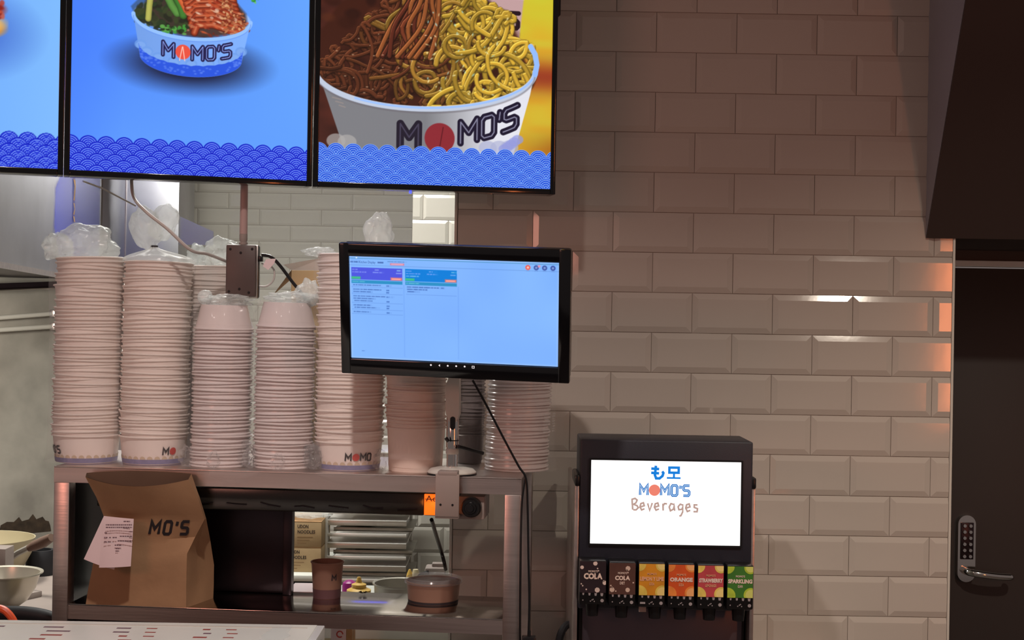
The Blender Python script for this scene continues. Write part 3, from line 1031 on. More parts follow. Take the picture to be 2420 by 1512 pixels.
def paint_menu_noodles():
    c = Canvas(553, 480, 1.2)
    U, V = c.U, c.V
    # wooden background, dark left and glowing right
    n1 = vnoise(U, V * 3.5, 60, 5)
    warm = np.stack([224 - 10 * n1, 170 + 20 * n1, 44 + 10 * n1], -1)
    red = np.exp(-((V - 268) / 40) ** 2)[..., None]
    warm = warm * (1 - red * 0.9) + np.array([150, 50, 34]) * red * 0.9
    low = np.exp(-((V - 90) / 45) ** 2)[..., None] * np.clip((U - 440) / 110, 0, 1)[..., None]
    warm = warm * (1 - low * 0.6) + np.array([150, 70, 20]) * low * 0.6
    grn = np.clip((V - 330) / 90, 0, 1)[..., None]
    warm = warm * (1 - grn * 0.6) + np.array([205, 206, 50]) * grn * 0.6
    dark = np.stack([58 + 30 * n1, 30 + 12 * n1, 24 + 8 * n1], -1)
    t = np.clip((U - 300) / 120, 0, 1)[..., None]
    c.img[:] = (dark * (1 - t) + warm * t) / 255.0
    # second cup behind
    c.poly([(270, 480), (270, 440), (300, 400), (470, 340), (484, 480)], (196, 160, 160), 2)
    c.poly([(275, 480), (275, 458), (482, 452), (484, 480)], (232, 212, 210), 3)
    c.logo("'S", 430, 382, 36, (40, 22, 30), None, lw=0.3)
    # bowl inside shadow
    c.ellipse(250, 262, 262, 92, (52, 26, 20), 1.5)
    # far rim at right
    r = random.Random(8)
    # dark mass of noodles
    c.poly([(0, 232), (0, 350), (40, 415), (120, 480), (300, 480), (400, 440), (470, 360), (500, 260), (470, 200), (300, 170), (120, 175)], (66, 32, 22), 4)
    for k in range(70):
        c.ellipse(r.uniform(10, 480), r.uniform(205, 440), r.uniform(10, 26), r.uniform(8, 18), r.choice([(40, 20, 16), (90, 46, 28), (54, 26, 18)]), 4, 0.6)

    def inside(x, y):
        if x < 250:
            return y < 272 + x * 1.0 and y > 210 - x * 0.05
        if y > 446:
            return False
        return ((x - 330) / 172) ** 2 + ((y - 288) / 156) ** 2 < 1.0
    cnt = 0
    strands = []
    while cnt < 185:
        x, y = r.uniform(0, 505), r.uniform(200, 462)
        if not inside(x, y):
            continue
        cnt += 1
        a = r.uniform(0, 6.28)
        cv = r.uniform(-0.26, 0.26)
        pts = [(x, y)]
        for q in range(r.randint(12, 34)):
            a += cv + r.uniform(-0.12, 0.12)
            x, y = x + 6.5 * math.cos(a), y + 6.5 * math.sin(a)
            if not inside(x, y):
                a += 1.1
            lim = 264 - 86 * math.sqrt(max(0, 1 - ((x - 250) / 262) ** 2))
            if y < lim + 7:
                y = lim + 7
                a = abs(a)
            pts.append((x, y))
        lit = np.clip((pts[0][0] - 190) / 170 + r.uniform(-0.3, 0.2), 0, 1)
        strands.append((lit + r.uniform(-0.5, 0.4), lit, pts))
    strands.sort(key=lambda s: s[0])
    for _, lit, pts in strands:
        dk, br = (96, 50, 30), (212, 168, 56)
        j = r.uniform(0.75, 1.12)
        col = tuple(min(255, (dk[i] * (1 - lit) + br[i] * lit) * j) for i in range(3))
        w_ = r.uniform(3.6, 5.0) + 1.3 * lit
        c.stroke([(px, py - 1.6) for px, py in pts], w_ + 0.8, tuple(v * 0.42 for v in col), 1.6, 0.6)
        c.stroke(pts, w_, col, 0.8, 1.0, round_=0.55, hi=(255, 240, 170) if lit > 0.35 else (160, 110, 80))
    # strands lifted by chopsticks at the top
    for k in range(16):
        x0 = 205 + k * 5 + r.uniform(-8, 8)
        pts = [(250 + (x0 - 240) * 0.5 + r.uniform(-12, 12), 482), (x0 + r.uniform(-12, 12), 430), (x0 - 30 + r.uniform(-25, 35), 370), (x0 - 50 + r.uniform(-60, 60), 300)]
        pts = [(p.x, p.y) for p in catmull([(a_, b_, 0) for a_, b_ in pts], 5)]
        col = r.choice([(120, 58, 36), (96, 44, 30), (150, 84, 44)])
        c.stroke(pts, 6.5, tuple(v * 0.35 for v in col), 1, 0.8)
        c.stroke(pts, 5.0, col, 0.8, 1, round_=0.55, hi=(200, 130, 90))
    for k in range(60):
        x, y = r.uniform(250, 490), r.uniform(220, 420)
        if inside(x, y):
            c.ellipse(x, y, r.uniform(1.5, 4.5), r.uniform(1, 2.2), r.choice([(230, 236, 190), (250, 240, 180), (170, 220, 210)]), 1, 0.7, rot=r.uniform(0, 3))
    for k in range(30):
        x, y = r.uniform(5, 250), r.uniform(200, 400)
        if inside(x, y):
            c.ellipse(x, y, r.uniform(1, 2.5), 1, (236, 196, 160), 0.8, 0.7)
    # bowl front
    arc, n = [], 50
    for k in range(n + 1):
        a = math.pi + math.pi * k / n
        arc.append((250 + 262 * math.cos(a), 272 + 92 * math.sin(a) + 0.03 * (262 * math.cos(a))))
    body = arc + [(500, 222), (452, 40), (72, 40), (8, 222)]

    def sh(u, v, d_):
        k = np.clip((u - 250) / 170, 0, 1)
        return 0.62 + 0.5 * k
    c.poly(body, (206, 206, 214), shade=sh)
    cool = np.clip((U - 300) / 150, 0, 1)
    c.stroke(arc[2:], 6.5, (196, 206, 226))
    c.stroke([(x, y + 2.5) for x, y in arc[14:]], 2.4, (160, 196, 255))
    c.stroke([(x, y - 9) for x, y in arc[4:]], 1.6, (110, 104, 112), 2, 0.7)
    # far side rim sweeping up on the right
    c.stroke([(512, 274), (516, 297), (511, 322), (500, 340)], 6.5, (150, 190, 255))

    def bend(x, y):
        u = (x - 250) / 262
        return (x, y + 70 * (1 - math.sqrt(max(0, 1 - min(1, u * u)))) + 0.05 * (x - 250))
    c.logo('M', 186, 90, 54, (36, 30, 44), (70, 64, 84), bend=bend, lw=0.34)
    c.ellipse(284, 112, 36, 36, (142, 44, 52), 1)
    c.stroke([(284, 88), (292, 138)], 1.2, (96, 26, 34))
    c.logo("MO'S", 330, 94, 50, (30, 24, 46), (130, 128, 152), bend=bend, lw=0.32, slope=0.08, gap=0.04)
    for k, x in enumerate((40, 66, 400, 428, 452)):
        c.ellipse(x, 84 + abs(x - 250) * 0.06, 22, 17, (176, 172, 170) if x < 200 else (176, 180, 214), 1, 0.7)
    for k in range(5):
        c.ellipse(440 + 8 * k, 92 + 6 * k, 14, 11, (150, 156, 222), 1, 0.75)
    for k in range(3):
        c.stroke([(30 + 8 * k, 198 - 9 * k), (50 + 5 * k, 194 - 9 * k)], 1.3, (150, 140, 138))
    c.waves(92, 40.2, 13.4, (22, 78, 220), (186, 216, 255), (130, 176, 255), duty=0.66)
    return c


def paint_menu_burger():
    c = Canvas(548, 470, 2.0)
    U, V = c.U, c.V
    t = U / 548.0
    base = np.stack([96 + 32 * t, 156 + 32 * t, 255 + 0 * t], -1)
    d = np.sqrt(((U - 330) / 180) ** 2 + ((V - 300) / 110) ** 2)
    s = np.clip(1.1 - d, 0, 1)[..., None]
    base = base * (1 - s * 0.9) + np.array([50, 84, 190]) * s * 0.9
    c.img[:] = base / 255.0
    r = random.Random(5)
    c.ellipse(330, 312, 100, 32, (214, 150, 70), 3)
    c.ellipse(330, 324, 98, 26, (232, 186, 110), 4)
    c.ellipse(330, 356, 98, 30, (160, 50, 34), 3)
    for k in range(60):
        c.ellipse(r.uniform(240, 425), r.uniform(335, 372), r.uniform(4, 12), r.uniform(3, 7), r.choice([(184, 60, 40), (140, 36, 26), (206, 90, 60)]), 1.5, 0.8)
    for k in range(70):
        c.ellipse(r.uniform(236, 432), r.uniform(378, 412), r.uniform(5, 13), r.uniform(3, 7), r.choice([(80, 170, 90), (60, 140, 70), (120, 200, 130)]), 1.5, 0.9, rot=r.uniform(0, 3))
    for k in range(40):
        c.ellipse(r.uniform(250, 440), r.uniform(412, 465), r.uniform(8, 20), r.uniform(5, 11), r.choice([(196, 160, 90), (220, 190, 120), (90, 170, 90)]), 2, 0.8)
    c.waves(82, 40.2, 13.4, (24, 44, 210), (120, 154, 255), (14, 30, 186), duty=0.55)
    return c


def menu_display(pl, Yl, pr, Yr, canvas, label, upper):
    A, B = at(pl[0], pl[1], Yl), at(pr[0], pr[1], Yr)
    d = B - A
    W = math.hypot(d.x, d.y)
    rz = math.atan2(d.y, d.x)
    z0 = (A.z + B.z) / 2
    t = thing('menu_display', label, 'menu screen', (A.x, A.y, z0), rz, 'portrait menu screens hung over the counter')
    Hh, bz = 0.97, 0.0125
    g = 0.0005
    fr = MB()
    fr.box(g, bz, -0.004, 0.05, 0, Hh, 0.0015).box(W - bz, W - g, -0.004, 0.05, 0, Hh, 0.0015)
    fr.box(bz, W - bz, -0.004, 0.05, 0, bz, 0.0015).box(bz, W - bz, -0.004, 0.05, Hh - bz, Hh, 0.0015)
    fr.build('bezel', M['black_gloss'], t)
    MB().box(bz * 0.8, W - bz * 0.8, 0.004, 0.052, bz * 0.8, Hh - bz * 0.8).build('back_housing', M['black_mat'], t, smooth=0)
    w = W - 2 * bz
    s = w / canvas.w
    canvas.build('screen_picture', M['picture'], t, s, 0.001, bz, bz)
    # the rest of the page above, out of the frame
    up = Canvas(canvas.w, (Hh - 2 * bz) / s - canvas.h, 12)
    T = (up.V / up.h)[..., None]
    row = np.stack([np.interp(up.u, canvas.u, canvas.img[-1][:, k]) for k in range(3)], -1)
    B = np.clip(1 - T * 2.2, 0, 1)
    up.img[:] = row[None] * B + (np.array(upper)[None, None] / 255.0) * (1 - B)
    up.build('screen_picture', M['picture'], t, s, 0.001, bz, bz + canvas.h * s)
    MB().box(W / 2 - 0.02, W / 2 + 0.02, 0.055, 0.095, 0.5, 2.95 - z0).build('hanging_pole', M['black_mat'], t, smooth=0)
    MB().box(W / 2 - 0.1, W / 2 + 0.1, 0.05, 0.06, 0.4, 0.6).build('mount_plate', M['black_mat'], t, smooth=0)
    return t, W, z0


d0 = at(150, 414, 3.04) - at(737, 441, 3.21)
l1 = at(150, 414, 3.04) + d0
# the outer left screen continues the same line
_c1 = paint_menu_burger()
A1 = l1
def px_of(p):
    cx, cy = p.x * F / p.y, (CAMZ - p.z) * F / p.y
    c, s = math.cos(ROLL), math.sin(ROLL)
    return (cx * c - cy * s + 1210, cx * s + cy * c + 756)


pA1 = px_of(A1)
menu_display(pA1, A1.y, (150, 414), 3.04, _c1, 'lit menu screen showing a burger on pale blue at the hood end of the row', (120, 180, 255))
t2, W2, zt2 = menu_display((150, 414), 3.04, (737, 441), 3.21, paint_menu_bowl(), 'lit blue menu screen showing a paper bowl of chicken and salad', (84, 146, 255))
t3, W3, zt3 = menu_display((738.5, 441), 3.21, (1312, 460), 3.31, paint_menu_noodles(), 'lit menu screen showing a bowl of brown noodles beside the tiled wall', (150, 96, 60))
# black mounting bracket that sticks out behind the noodle screen
zz = at(1340, 84, 3.36).z - zt3
MB().box(W3 - 0.04, W3 + 0.018, 0.055, 0.09, zz + 0.05, zz + 0.5, 0.002).box(W3 - 0.04, W3 + 0.008, 0.055, 0.085, zz, zz + 0.055, 0.002).build('side_bracket', M['black_mat'], t3)
MB().lathe([(0.0, -0.0060), (0.003, -0.005), (0.003, 0.0)], 10, (W3 * 0.40, 0.02, -0.001), 'z').build('power_light', M['led_blue'], t3)

# ================================================================== STEEL PASS SHELF
SO = Vector((-1.0103, 3.12, 0))          # left front corner on plan
SE = Vector((0.0262, 3.025, 0))          # right front corner on plan
SL = (SE - SO).length
sa = (SE - SO).normalized()              # along the front
sb_ = Vector((-sa.y, sa.x, 0))           # into the depth
SRZ = math.atan2(sa.y, sa.x)
ZT, ZS = 1.310, 1.005                    # top deck, lower shelf
BENCH = 0.80


def shelf_pt(px, py, d):
    """local x on the shelf where the picture's column px crosses depth d"""
    k = at(px, py, 1.0).x
    o = SO + sb_ * d
    return (k * o.y - o.x) / (sa.x - k * sa.y)


def on_shelf(px, py, d, z):
    p = SO + sa * shelf_pt(px, py, d) + sb_ * d
    return Vector((p.x, p.y, z))


bench = tag(MB().box(-1.15, 0.85, 3.0, 3.56, 0.0, BENCH, 0.004).build('work_bench', M['steel']), 'long steel work bench that carries the pass shelf and drink dispenser', 'bench')

sh = thing('pass_shelf', 'two-tier stainless steel pass shelf under the menu screens', 'shelf', (SO.x, SO.y, BENCH), SRZ)
zt, zs = ZT - BENCH, ZS - BENCH
PW = 0.036
for i, (x, y, t_, b_) in enumerate(((0, 0, zt - 0.036, 0), (SL - PW, 0, zt - 0.036, 0), (0, 0.34, zt - 0.002, 0), (SL - PW, 0.30, zt - 0.002, 0))):
    MB().box(x, x + PW, y, y + PW, b_, t_, 0.002).build('post', M['steel'], sh)
MB().box(0, SL, 0, 0.385, zt - 0.003, zt, 0.001).build('top_deck', M['steel'], sh)
MB().box(0, SL, 0, 0.003, zt - 0.036, zt - 0.003).build('top_front_edge', M['steel'], sh, smooth=0)
MB().box(PW, SL - PW, 0.004, 0.245, zs - 0.003, zs, 0.001).build('lower_deck', M['steel_mirror'], sh)
MB().box(PW, SL - PW, 0.004, 0.008, zs - 0.034, zs - 0.003).build('lower_front_edge', M['steel'], sh, smooth=0)
xb1 = shelf_pt(694, 1300, 0.20)
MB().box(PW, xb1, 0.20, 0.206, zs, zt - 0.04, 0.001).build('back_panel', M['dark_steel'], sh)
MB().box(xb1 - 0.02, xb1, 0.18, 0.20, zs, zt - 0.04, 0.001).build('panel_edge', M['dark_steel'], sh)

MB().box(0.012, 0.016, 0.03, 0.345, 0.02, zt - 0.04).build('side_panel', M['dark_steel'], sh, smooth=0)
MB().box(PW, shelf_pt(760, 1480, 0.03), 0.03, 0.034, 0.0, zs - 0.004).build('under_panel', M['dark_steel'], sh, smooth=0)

# heat lamp under the top deck
hx0, hx1 = 0.30, shelf_pt(1145, 1200, 0.02)
xo0, xo1 = shelf_pt(1001, 1190, 0.018), shelf_pt(1052, 1190, 0.018)
hlz1, hlz0 = ZT - 0.040, at(800, 1216, 3.06).z
hlm = thing('heat_lamp', 'dark strip heat lamp hung under the top of the pass shelf', 'heat lamp', (SO.x, SO.y, ZT - 0.04), SRZ)
hz0 = hlz0 - (ZT - 0.04)
MB().box(0.09, xo0, 0.022, 0.12, hz0, -0.001, 0.003).build('lamp_housing', M['glass_dark'], hlm)
MB().box(xo0, xo1 + 0.03, 0.024, 0.118, hz0, -0.001, 0.003).build('lamp_end_housing', M['dark_steel'], hlm)
MB().box(xo0 + 0.001, xo1, 0.019, 0.024, hz0 + 0.002, -0.002, 0.001).build('orange_glow_label', M['orange_glow'], hlm)
ta = text_mesh('Ade', 0.018, lambda x, y: (xo0 + 0.005 + x, 0.0183, -0.012 + y), bold=0.012, align='LEFT', width=0.034)
ta.build('lettering', M['ink'], hlm, smooth=0)
MB().box(xo0 + 0.003, xo1 - 0.002, 0.0185, 0.0192, hz0 + 0.036, hz0 + 0.0375).build('label_line', M['ink'], hlm, smooth=0)
xe0 = shelf_pt(1084, 1200, 0.02)
ep = MB().box(xe0, hx1, 0.016, 0.12, hz0 - 0.004, -0.004, 0.002).build('end_plate', M['grey_paint'], hlm)
pl_ = bpy.data.lights.new('added_orange_light', 'POINT')  # point light added to tint the shelf edge orange
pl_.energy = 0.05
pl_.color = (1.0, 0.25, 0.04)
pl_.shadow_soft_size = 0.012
po = link(bpy.data.objects.new('added_orange_light', pl_), hlm)
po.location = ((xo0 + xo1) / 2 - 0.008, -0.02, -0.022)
kc = (shelf_pt(1114, 1200, 0.01), 0.0, (hz0 - 0.008) / 2 + 0.002)
MB().lathe([(0.0, -0.014), (0.007, -0.014), (0.008, -0.010), (0.012, -0.010), (0.0135, -0.006), (0.018, -0.006), (0.0195, 0.002), (0.0215, 0.004), (0.0225, 0.016)], 28, (kc[0], 0.0, kc[2]), 'y').build('knob', M['black'], hlm)
for k in range(9):
    x = 0.12 + (xo0 - 0.14) * (k + 0.5) / 9
    MB().tube([(x, 0.02, hz0 + 0.016 + 0.004 * math.sin(k * 2.1)), (x + 0.02, 0.019, hz0 + 0.014), (x + 0.045, 0.02, hz0 + 0.013 + 0.003 * math.sin(k))], 0.0012, 5).build('grease_drip', M['dark_steel'], hlm)

# ================================================================== BOWL STACKS
def bowl_mesh(name, rb, rt, h, m, inv=False, rim=0.0042, seg=36):
    p = [(0, 0), (rb, 0), (rt - rim * 0.9, h - 0.0045), (rt - rim * 0.45, h - 0.0048), (rt, h - 0.003), (rt, h - 0.001), (rt - rim * 0.5, h), (rt - rim * 0.98, h - 0.0008), (rb - 0.0008, 0.0016), (0, 0.0016)]
    if inv:
        p = [(r, h - z) for r, z in p][::-1]
        p = p[::-1]
    return MB().lathe(p, seg).mesh(name, m, 40)


def cone_map(rb, rt, h, phi0, off=0.0005):
    def fn(s, t):
        R = rb + (rt - rb) * t / h + off
        a = phi0 + s / R
        return (R * math.sin(a), -R * math.cos(a), t)
    return fn


def ordinal(k):
    return str(k) + ('th' if 10 < k % 100 < 14 else {1: 'st', 2: 'nd', 3: 'rd'}.get(k % 10, 'th'))


def stack(px, d, base, top_z, pitch, me, h, name, label, group, cat='bowl', first=1, wob=0.0007, lean=(0.0, 0.0), pyref=900, hidden_top=False):
    c = on_shelf(px, pyref, d, base)
    n = int(round((top_z - base - h) / pitch)) + 1
    for k in range(first - 1, n):
        o = bpy.data.objects.new(name, me)
        link(o)
        t = k / max(1, n)
        o.location = (c.x + rng.gauss(0, wob) + lean[0] * t, c.y + rng.gauss(0, wob), base + k * pitch)
        o.rotation_euler = (0, 0.030 + rng.gauss(0, 0.003), rng.uniform(0, 6.28))
        if cat == 'bowl' and k == 0:
            o.rotation_euler[1] = 0.0
        # counted from whichever end of the stack is nearer
        lab = label
        if k == n - 1:
            lab = 'topmost ' + label
        elif k >= n / 2 and not hidden_top:
            lab = ordinal(n - k) + ' from the top, ' + label
        elif k < n / 2:
            lab = ('bottom ' if k == 0 else ordinal(k + 1) + ' up from the shelf, ') + label
        tag(o, lab, cat, group)
    return c, n


def logo_bowl(c, phi0, word, rb, rt, h, label, word_phi, lh=0.016, ballr=None, first_ball=True):
    """lowest bowl of a stack: printed board bowl"""
    t = thing('paper_bowl', label, 'bowl', c, SRZ)
    t['group'] = 'printed bowls at the foot of the stacks'
    MB().lathe([(0, 0), (rb, 0), (rt - 0.004, h - 0.0045), (rt, h - 0.003), (rt, h - 0.001), (rt - 0.004, h), (rb - 0.0008, 0.0016), (0, 0.0016)], 48).build('body', M['paper_white'], t)
    fn = cone_map(rb, rt, h, 0.0)
    MB().grid(lambda u, v: fn((u * 2 - 1) * math.pi * rb * 0.999, 0.001 + v * 0.0105), 64, 3).build('wave_band', M['blue_print'], t)
    sc_ = MB()
    for k in range(26):
        s = (k / 26 * 2 - 1) * math.pi * rb
        sc_.disc(s, 0.0125, 0.0062, cone_map(rb, rt, h, 0.0, 0.0004), 14, rings=2)
    sc_.build('scallop_print', M['grey_print'], t)
    st, balls, w = logo_layout(word, lh, 0.12)
    lo = MB()
    f2 = cone_map(rb, rt, h, word_phi, 0.0007)
    for s in st:
        lo.ribbon([(p[0] - w / 2, p[1] + 0.022) for p in s], lh * 0.24, f2, step=0.003)
    if st:
        lo.build('lettering', M['ink'], t, smooth=0)
    for bx, by, br in balls:
        MB().disc(bx - w / 2, by + 0.022, br * 0.95, cone_map(rb, rt, h, word_phi, 0.0008), 24).build('red_ball', M['red_ball'], t, smooth=0)
    return t


RB, RT, BH = 0.068, 0.0785, 0.0632
me_paper = bowl_mesh('paper_bowl', RB, RT, BH, M['paper_white'])
me_pp = bowl_mesh('plastic_bowl', 0.052, 0.068, 0.056, M['pp_bowl'], inv=True)
me_pp8 = bowl_mesh('plastic_bowl', 0.060, 0.0735, 0.056, M['pp_bowl'], inv=True)
me_kraft = bowl_mesh('soup_bowl', 0.0600, 0.0680, 0.098, M['kraft_bowl'])
me_lid = bowl_mesh('deli_cup', 0.030, 0.037, 0.07, mat('smoke_plastic_cup', (120, 112, 112), 0.25, var=0.05))
zrow = lambda px, py, Y: at(px, py, Y).z

GP = 'white paper bowls in the bagged stacks'
c1, n1 = stack(207, 0.125, ZT, zrow(213, 606, 3.17), 0.0086, me_paper, BH, 'paper_bowl', 'white paper bowl in the stack beside the extractor hood', 'bowls in the stack beside the hood', first=2, lean=(0.004, 0))
logo_bowl(c1, 0, 'MO\'S', RB, RT, BH, 'printed paper bowl at the foot of the stack beside the extractor hood', -0.83)
c2, n2 = stack(365, 0.135, ZT, zrow(378, 618, 3.17), 0.0086, me_paper, BH, 'paper_bowl', 'white paper bowl in the stack with the knotted bag', 'bowls in the stack with the knotted bag', first=2, lean=(0.006, 0))
logo_bowl(c2, 0, 'M*', RB, RT, BH, 'printed paper bowl at the foot of the stack with the knotted bag', 0.86)
c3, n3 = stack(523, 0.105, ZT, zrow(535, 716, 3.15), 0.0081, me_pp, 0.056, 'plastic_bowl', 'upturned plastic bowl in the stack under the power box', 'upturned bowls under the power box', lean=(0.004, 0))
c4, n4 = stack(672, 0.105, ZT, zrow(678, 716, 3.15), 0.0081, me_pp, 0.056, 'plastic_bowl', 'upturned plastic bowl in the stack by the black cable', 'upturned bowls by the black cable', lean=(0.002, 0))
c5, n5 = stack(828, 0.125, ZT, zrow(828, 600, 3.17), 0.0086, me_paper, BH, 'paper_bowl', 'white paper bowl in the stack behind the monitor', 'bowls in the stack behind the monitor', first=2)
logo_bowl(c5, 0, 'M*MO', RB, RT, BH, 'printed paper bowl with red ball logo at the foot of the stack behind the monitor', 0.52, 0.0155)
c6, n6 = stack(984, 0.115, ZT, zrow(984, 690, 3.12), 0.0084, me_kraft, 0.098, 'soup_bowl', 'buff soup bowl in the stack beside the monitor arm', 'soup bowls beside the monitor arm', hidden_top=True)
c7, n7 = stack(1112, 0.30, ZT, zrow(1100, 780, 3.3), 0.0080, me_lid, 0.07, 'deli_cup', 'grey deli cup in the stack behind the monitor arm', 'deli cups behind the monitor arm', cat='cup', hidden_top=True)
c8, n8 = stack(1224, 0.185, ZT, zrow(1220, 720, 3.12), 0.0083, me_pp8, 0.056, 'plastic_bowl', 'upturned plastic bowl in the stack by the tiled wall', 'upturned bowls by the tiled wall', lean=(0.008, 0), hidden_top=True)
c9, n9 = stack(492, 0.285, ZT, zrow(500, 622, 3.3), 0.0086, me_paper, BH, 'paper_bowl', 'white paper bowl in the back row stack', 'bowls in the back row stack', lean=(0.004, 0))


# ------------------------------------------------------------------ clear bags over the stacks
def bag_sleeve(c, z0, z1, R, seed, amp=0.006, pinch=0.0, tuck=None, rtop=None):
    rtop = rtop or R

    def fn(u, v):
        a = 2 * math.pi * u
        z = z0 + (z1 - z0) * v
        q = noise.noise(Vector((math.cos(a) * 2.2 + seed, math.sin(a) * 2.2, z * 5)))
        q2 = noise.noise(Vector((math.cos(a) * 5 + seed * 3, math.sin(a) * 5, z * 16)))
        fold = abs(math.sin(a * 3 + z * 9 + seed)) ** 6
        r = (R + (rtop - R) * v) + 0.003 + amp * (0.5 + 0.5 * q) + 0.0025 * q2 + 0.004 * fold
        if v < 0.05:
            r += 0.006 * (1 - v / 0.05)
        return (c.x + r * math.cos(a), c.y + r * math.sin(a), z)
    return MB().grid(fn, 72, 44, wrap=True)


def crumple(center, rx, ry, rz, seed, amp=0.35, freq=3.0, nu=64, nv=40, squash=None):
    amp, freq = amp * 0.62, freq * 0.75

    def fn(u, v):
        a, b = 2 * math.pi * u, math.pi * (v - 0.5)
        d = Vector((math.cos(b) * math.cos(a), math.cos(b) * math.sin(a), math.sin(b)))
        q = noise.noise(d * freq + Vector((seed, seed * 2, 0)))
        q2 = abs(noise.noise(d * freq * 2.6 + Vector((0, seed, seed))))
        r = 1 + amp * q - amp * 0.45 * q2 + 0.05 * abs(math.sin(a * 4 + seed + 2 * q)) ** 3 * math.cos(b)
        p = Vector((d.x * rx * r, d.y * ry * r, d.z * rz * r))
        if squash:
            p.x += squash * p.z
        return (center[0] + p.x, center[1] + p.y, center[2] + p.z)
    return MB().grid(fn, nu, nv, wrap=True)


def shoulder(c, z, R, neck, zn, seed, off=(0, 0)):
    """film rising from the rim of a stack to a gathered neck"""
    def fn(u, v):
        a = 2 * math.pi * u
        s = v * v * (3 - 2 * v)
        r = R * (1 - s) + neck * s
        r *= 1 + 0.10 * math.sin(a * 9 + seed) * v + 0.06 * math.sin(a * 17 + seed * 2) * v
        return (c.x + off[0] * s + r * math.cos(a), c.y + off[1] * s + r * math.sin(a), z + (zn - z) * (v ** 0.8))
    return MB().grid(fn, 72, 12, wrap=True)


def sub(mb, root):
    inv = local(root)
    mb.v = [tuple(inv @ Vector(p)) for p in mb.v]
    return mb


def bag(c, label):
    return thing('plastic_bag', label, 'plastic bag', (c.x, c.y, ZT), 0.0, 'clear bags over the bowl stacks')


def top_of(n, pitch, h):
    return ZT + (n - 1) * pitch + h


# 1 flopped open tail
z1 = top_of(n1, 0.0086, BH)
b = bag(c1, 'clear plastic bag with a floppy open top over the bowl stack beside the hood')
sub(bag_sleeve(c1, ZT + 0.001, z1 + 0.004, RT, 1.0), b).build('sleeve', M['film'], b)
tc_ = c1 + Vector((-0.006, -0.01, z1 - ZT + 0.026))
sub(crumple(tc_, 0.070, 0.055, 0.050, 3.1, 0.45, 2.2), b).build('loose_top', M['film_dense'], b)
sub(crumple(tc_ + Vector((-0.060, -0.01, -0.004)), 0.034, 0.03, 0.033, 9.1, 0.6, 3.0), b).build('loose_corner', M['film_dense'], b)
# 2 knotted
z2 = top_of(n2, 0.0086, BH)
b = bag(c2, 'clear plastic bag twisted shut with a round puffed tail above the bowls')
sub(bag_sleeve(c2, ZT + 0.001, z2 + 0.003, RT, 4.0, rtop=RT), b).build('sleeve', M['film'], b)
sub(shoulder(c2 + Vector((0.006, 0, 0)), z2 + 0.002, RT + 0.003, 0.008, z2 + 0.036, 2.0, (-0.012, 0)), b).build('shoulder', M['film_dense'], b)
nk = c2 + Vector((-0.006, 0, z2 - ZT + 0.037))
sub(MB().lathe([(0.0085, -0.002), (0.0095, 0.0), (0.0085, 0.002)], 16, nk), b).build('twist_tie', M['ink'], b)
sub(crumple(nk + Vector((-0.020, 0, 0.042)), 0.036, 0.026, 0.046, 5.4, 0.35, 2.4, squash=-0.15), b).build('knot_tail', M['film_dense'], b)
sub(crumple(nk + Vector((0.020, 0.004, 0.055)), 0.032, 0.024, 0.043, 7.7, 0.35, 2.4, squash=0.2), b).build('knot_tail', M['film_dense'], b)
# 3 and 4 over the upturned bowls
for c_, n_, lab, sd in ((c3, n3, 'clear plastic bag gathered over the upturned bowls under the power box', 6.0), (c4, n4, 'clear plastic bag gathered over the upturned bowls by the black cable', 12.0)):
    zt_ = top_of(n_, 0.0081, 0.056)
    b = bag(c_, lab)
    sub(bag_sleeve(c_, ZT + 0.001, zt_ - 0.045, 0.068, sd, 0.010), b).build('sleeve', M['film'], b)
    sub(shoulder(c_, zt_ - 0.046, 0.074, 0.058, zt_ + 0.004, sd), b).build('shoulder', M['film'], b)
    sub(crumple(c_ + Vector((0.012, 0, zt_ - ZT + 0.010)), 0.052, 0.045, 0.014, sd, 0.8, 4.0), b).build('gathered_top', M['film_dense'], b)
    if sd < 10:
        sub(crumple(c_ + Vector((-0.038, -0.01, zt_ - ZT + 0.016)), 0.017, 0.016, 0.017, sd + 2, 0.15, 2.0), b).build('knot_tail', M['film_dense'], b)
    else:
        sub(crumple(c_ + Vector((0.052, 0.0, zt_ - ZT + 0.02)), 0.03, 0.03, 0.03, sd + 2, 0.6, 3.0), b).build('gathered_corner', M['film_dense'], b)
    # skirt of loose film lying on the deck and hanging over the front edge
    if sd < 10:
        e = SO + sa * (shelf_pt(560, 1110, 0.0)) - sb_ * 0.004

        def flap(u, v, e=e, sd=sd):
            x = (u - 0.5) * 0.115
            dz = -0.030 * v * (0.35 + 0.65 * math.sin(math.pi * min(1, max(0, u * 0.9 + 0.1)))) + 0.004
            w_ = 0.004 * noise.noise(Vector((u * 7, v * 5, sd)))
            p = e + sa * x - sb_ * (0.003 + abs(w_) + 0.006 * math.sin(v * 3))
            return (p.x, p.y, ZT + dz)
        sub(MB().grid(flap, 28, 12), b).build('loose_hem', M['film'], b)
    # film bunched up at the foot of the stack
    for dx_, dy_, s_ in ((0.066, -0.035, 0.026), (-0.066, -0.04, 0.020), (0.0, -0.072, 0.016)):
        sub(crumple(c_ + Vector((dx_, dy_, s_ * 0.9 + 0.003)), s_ * 0.9, s_ * 0.5, s_ * 1.2, sd + dx_ * 90, 0.8, 3.2), b).build('bunched_hem', M['film_mid'], b)
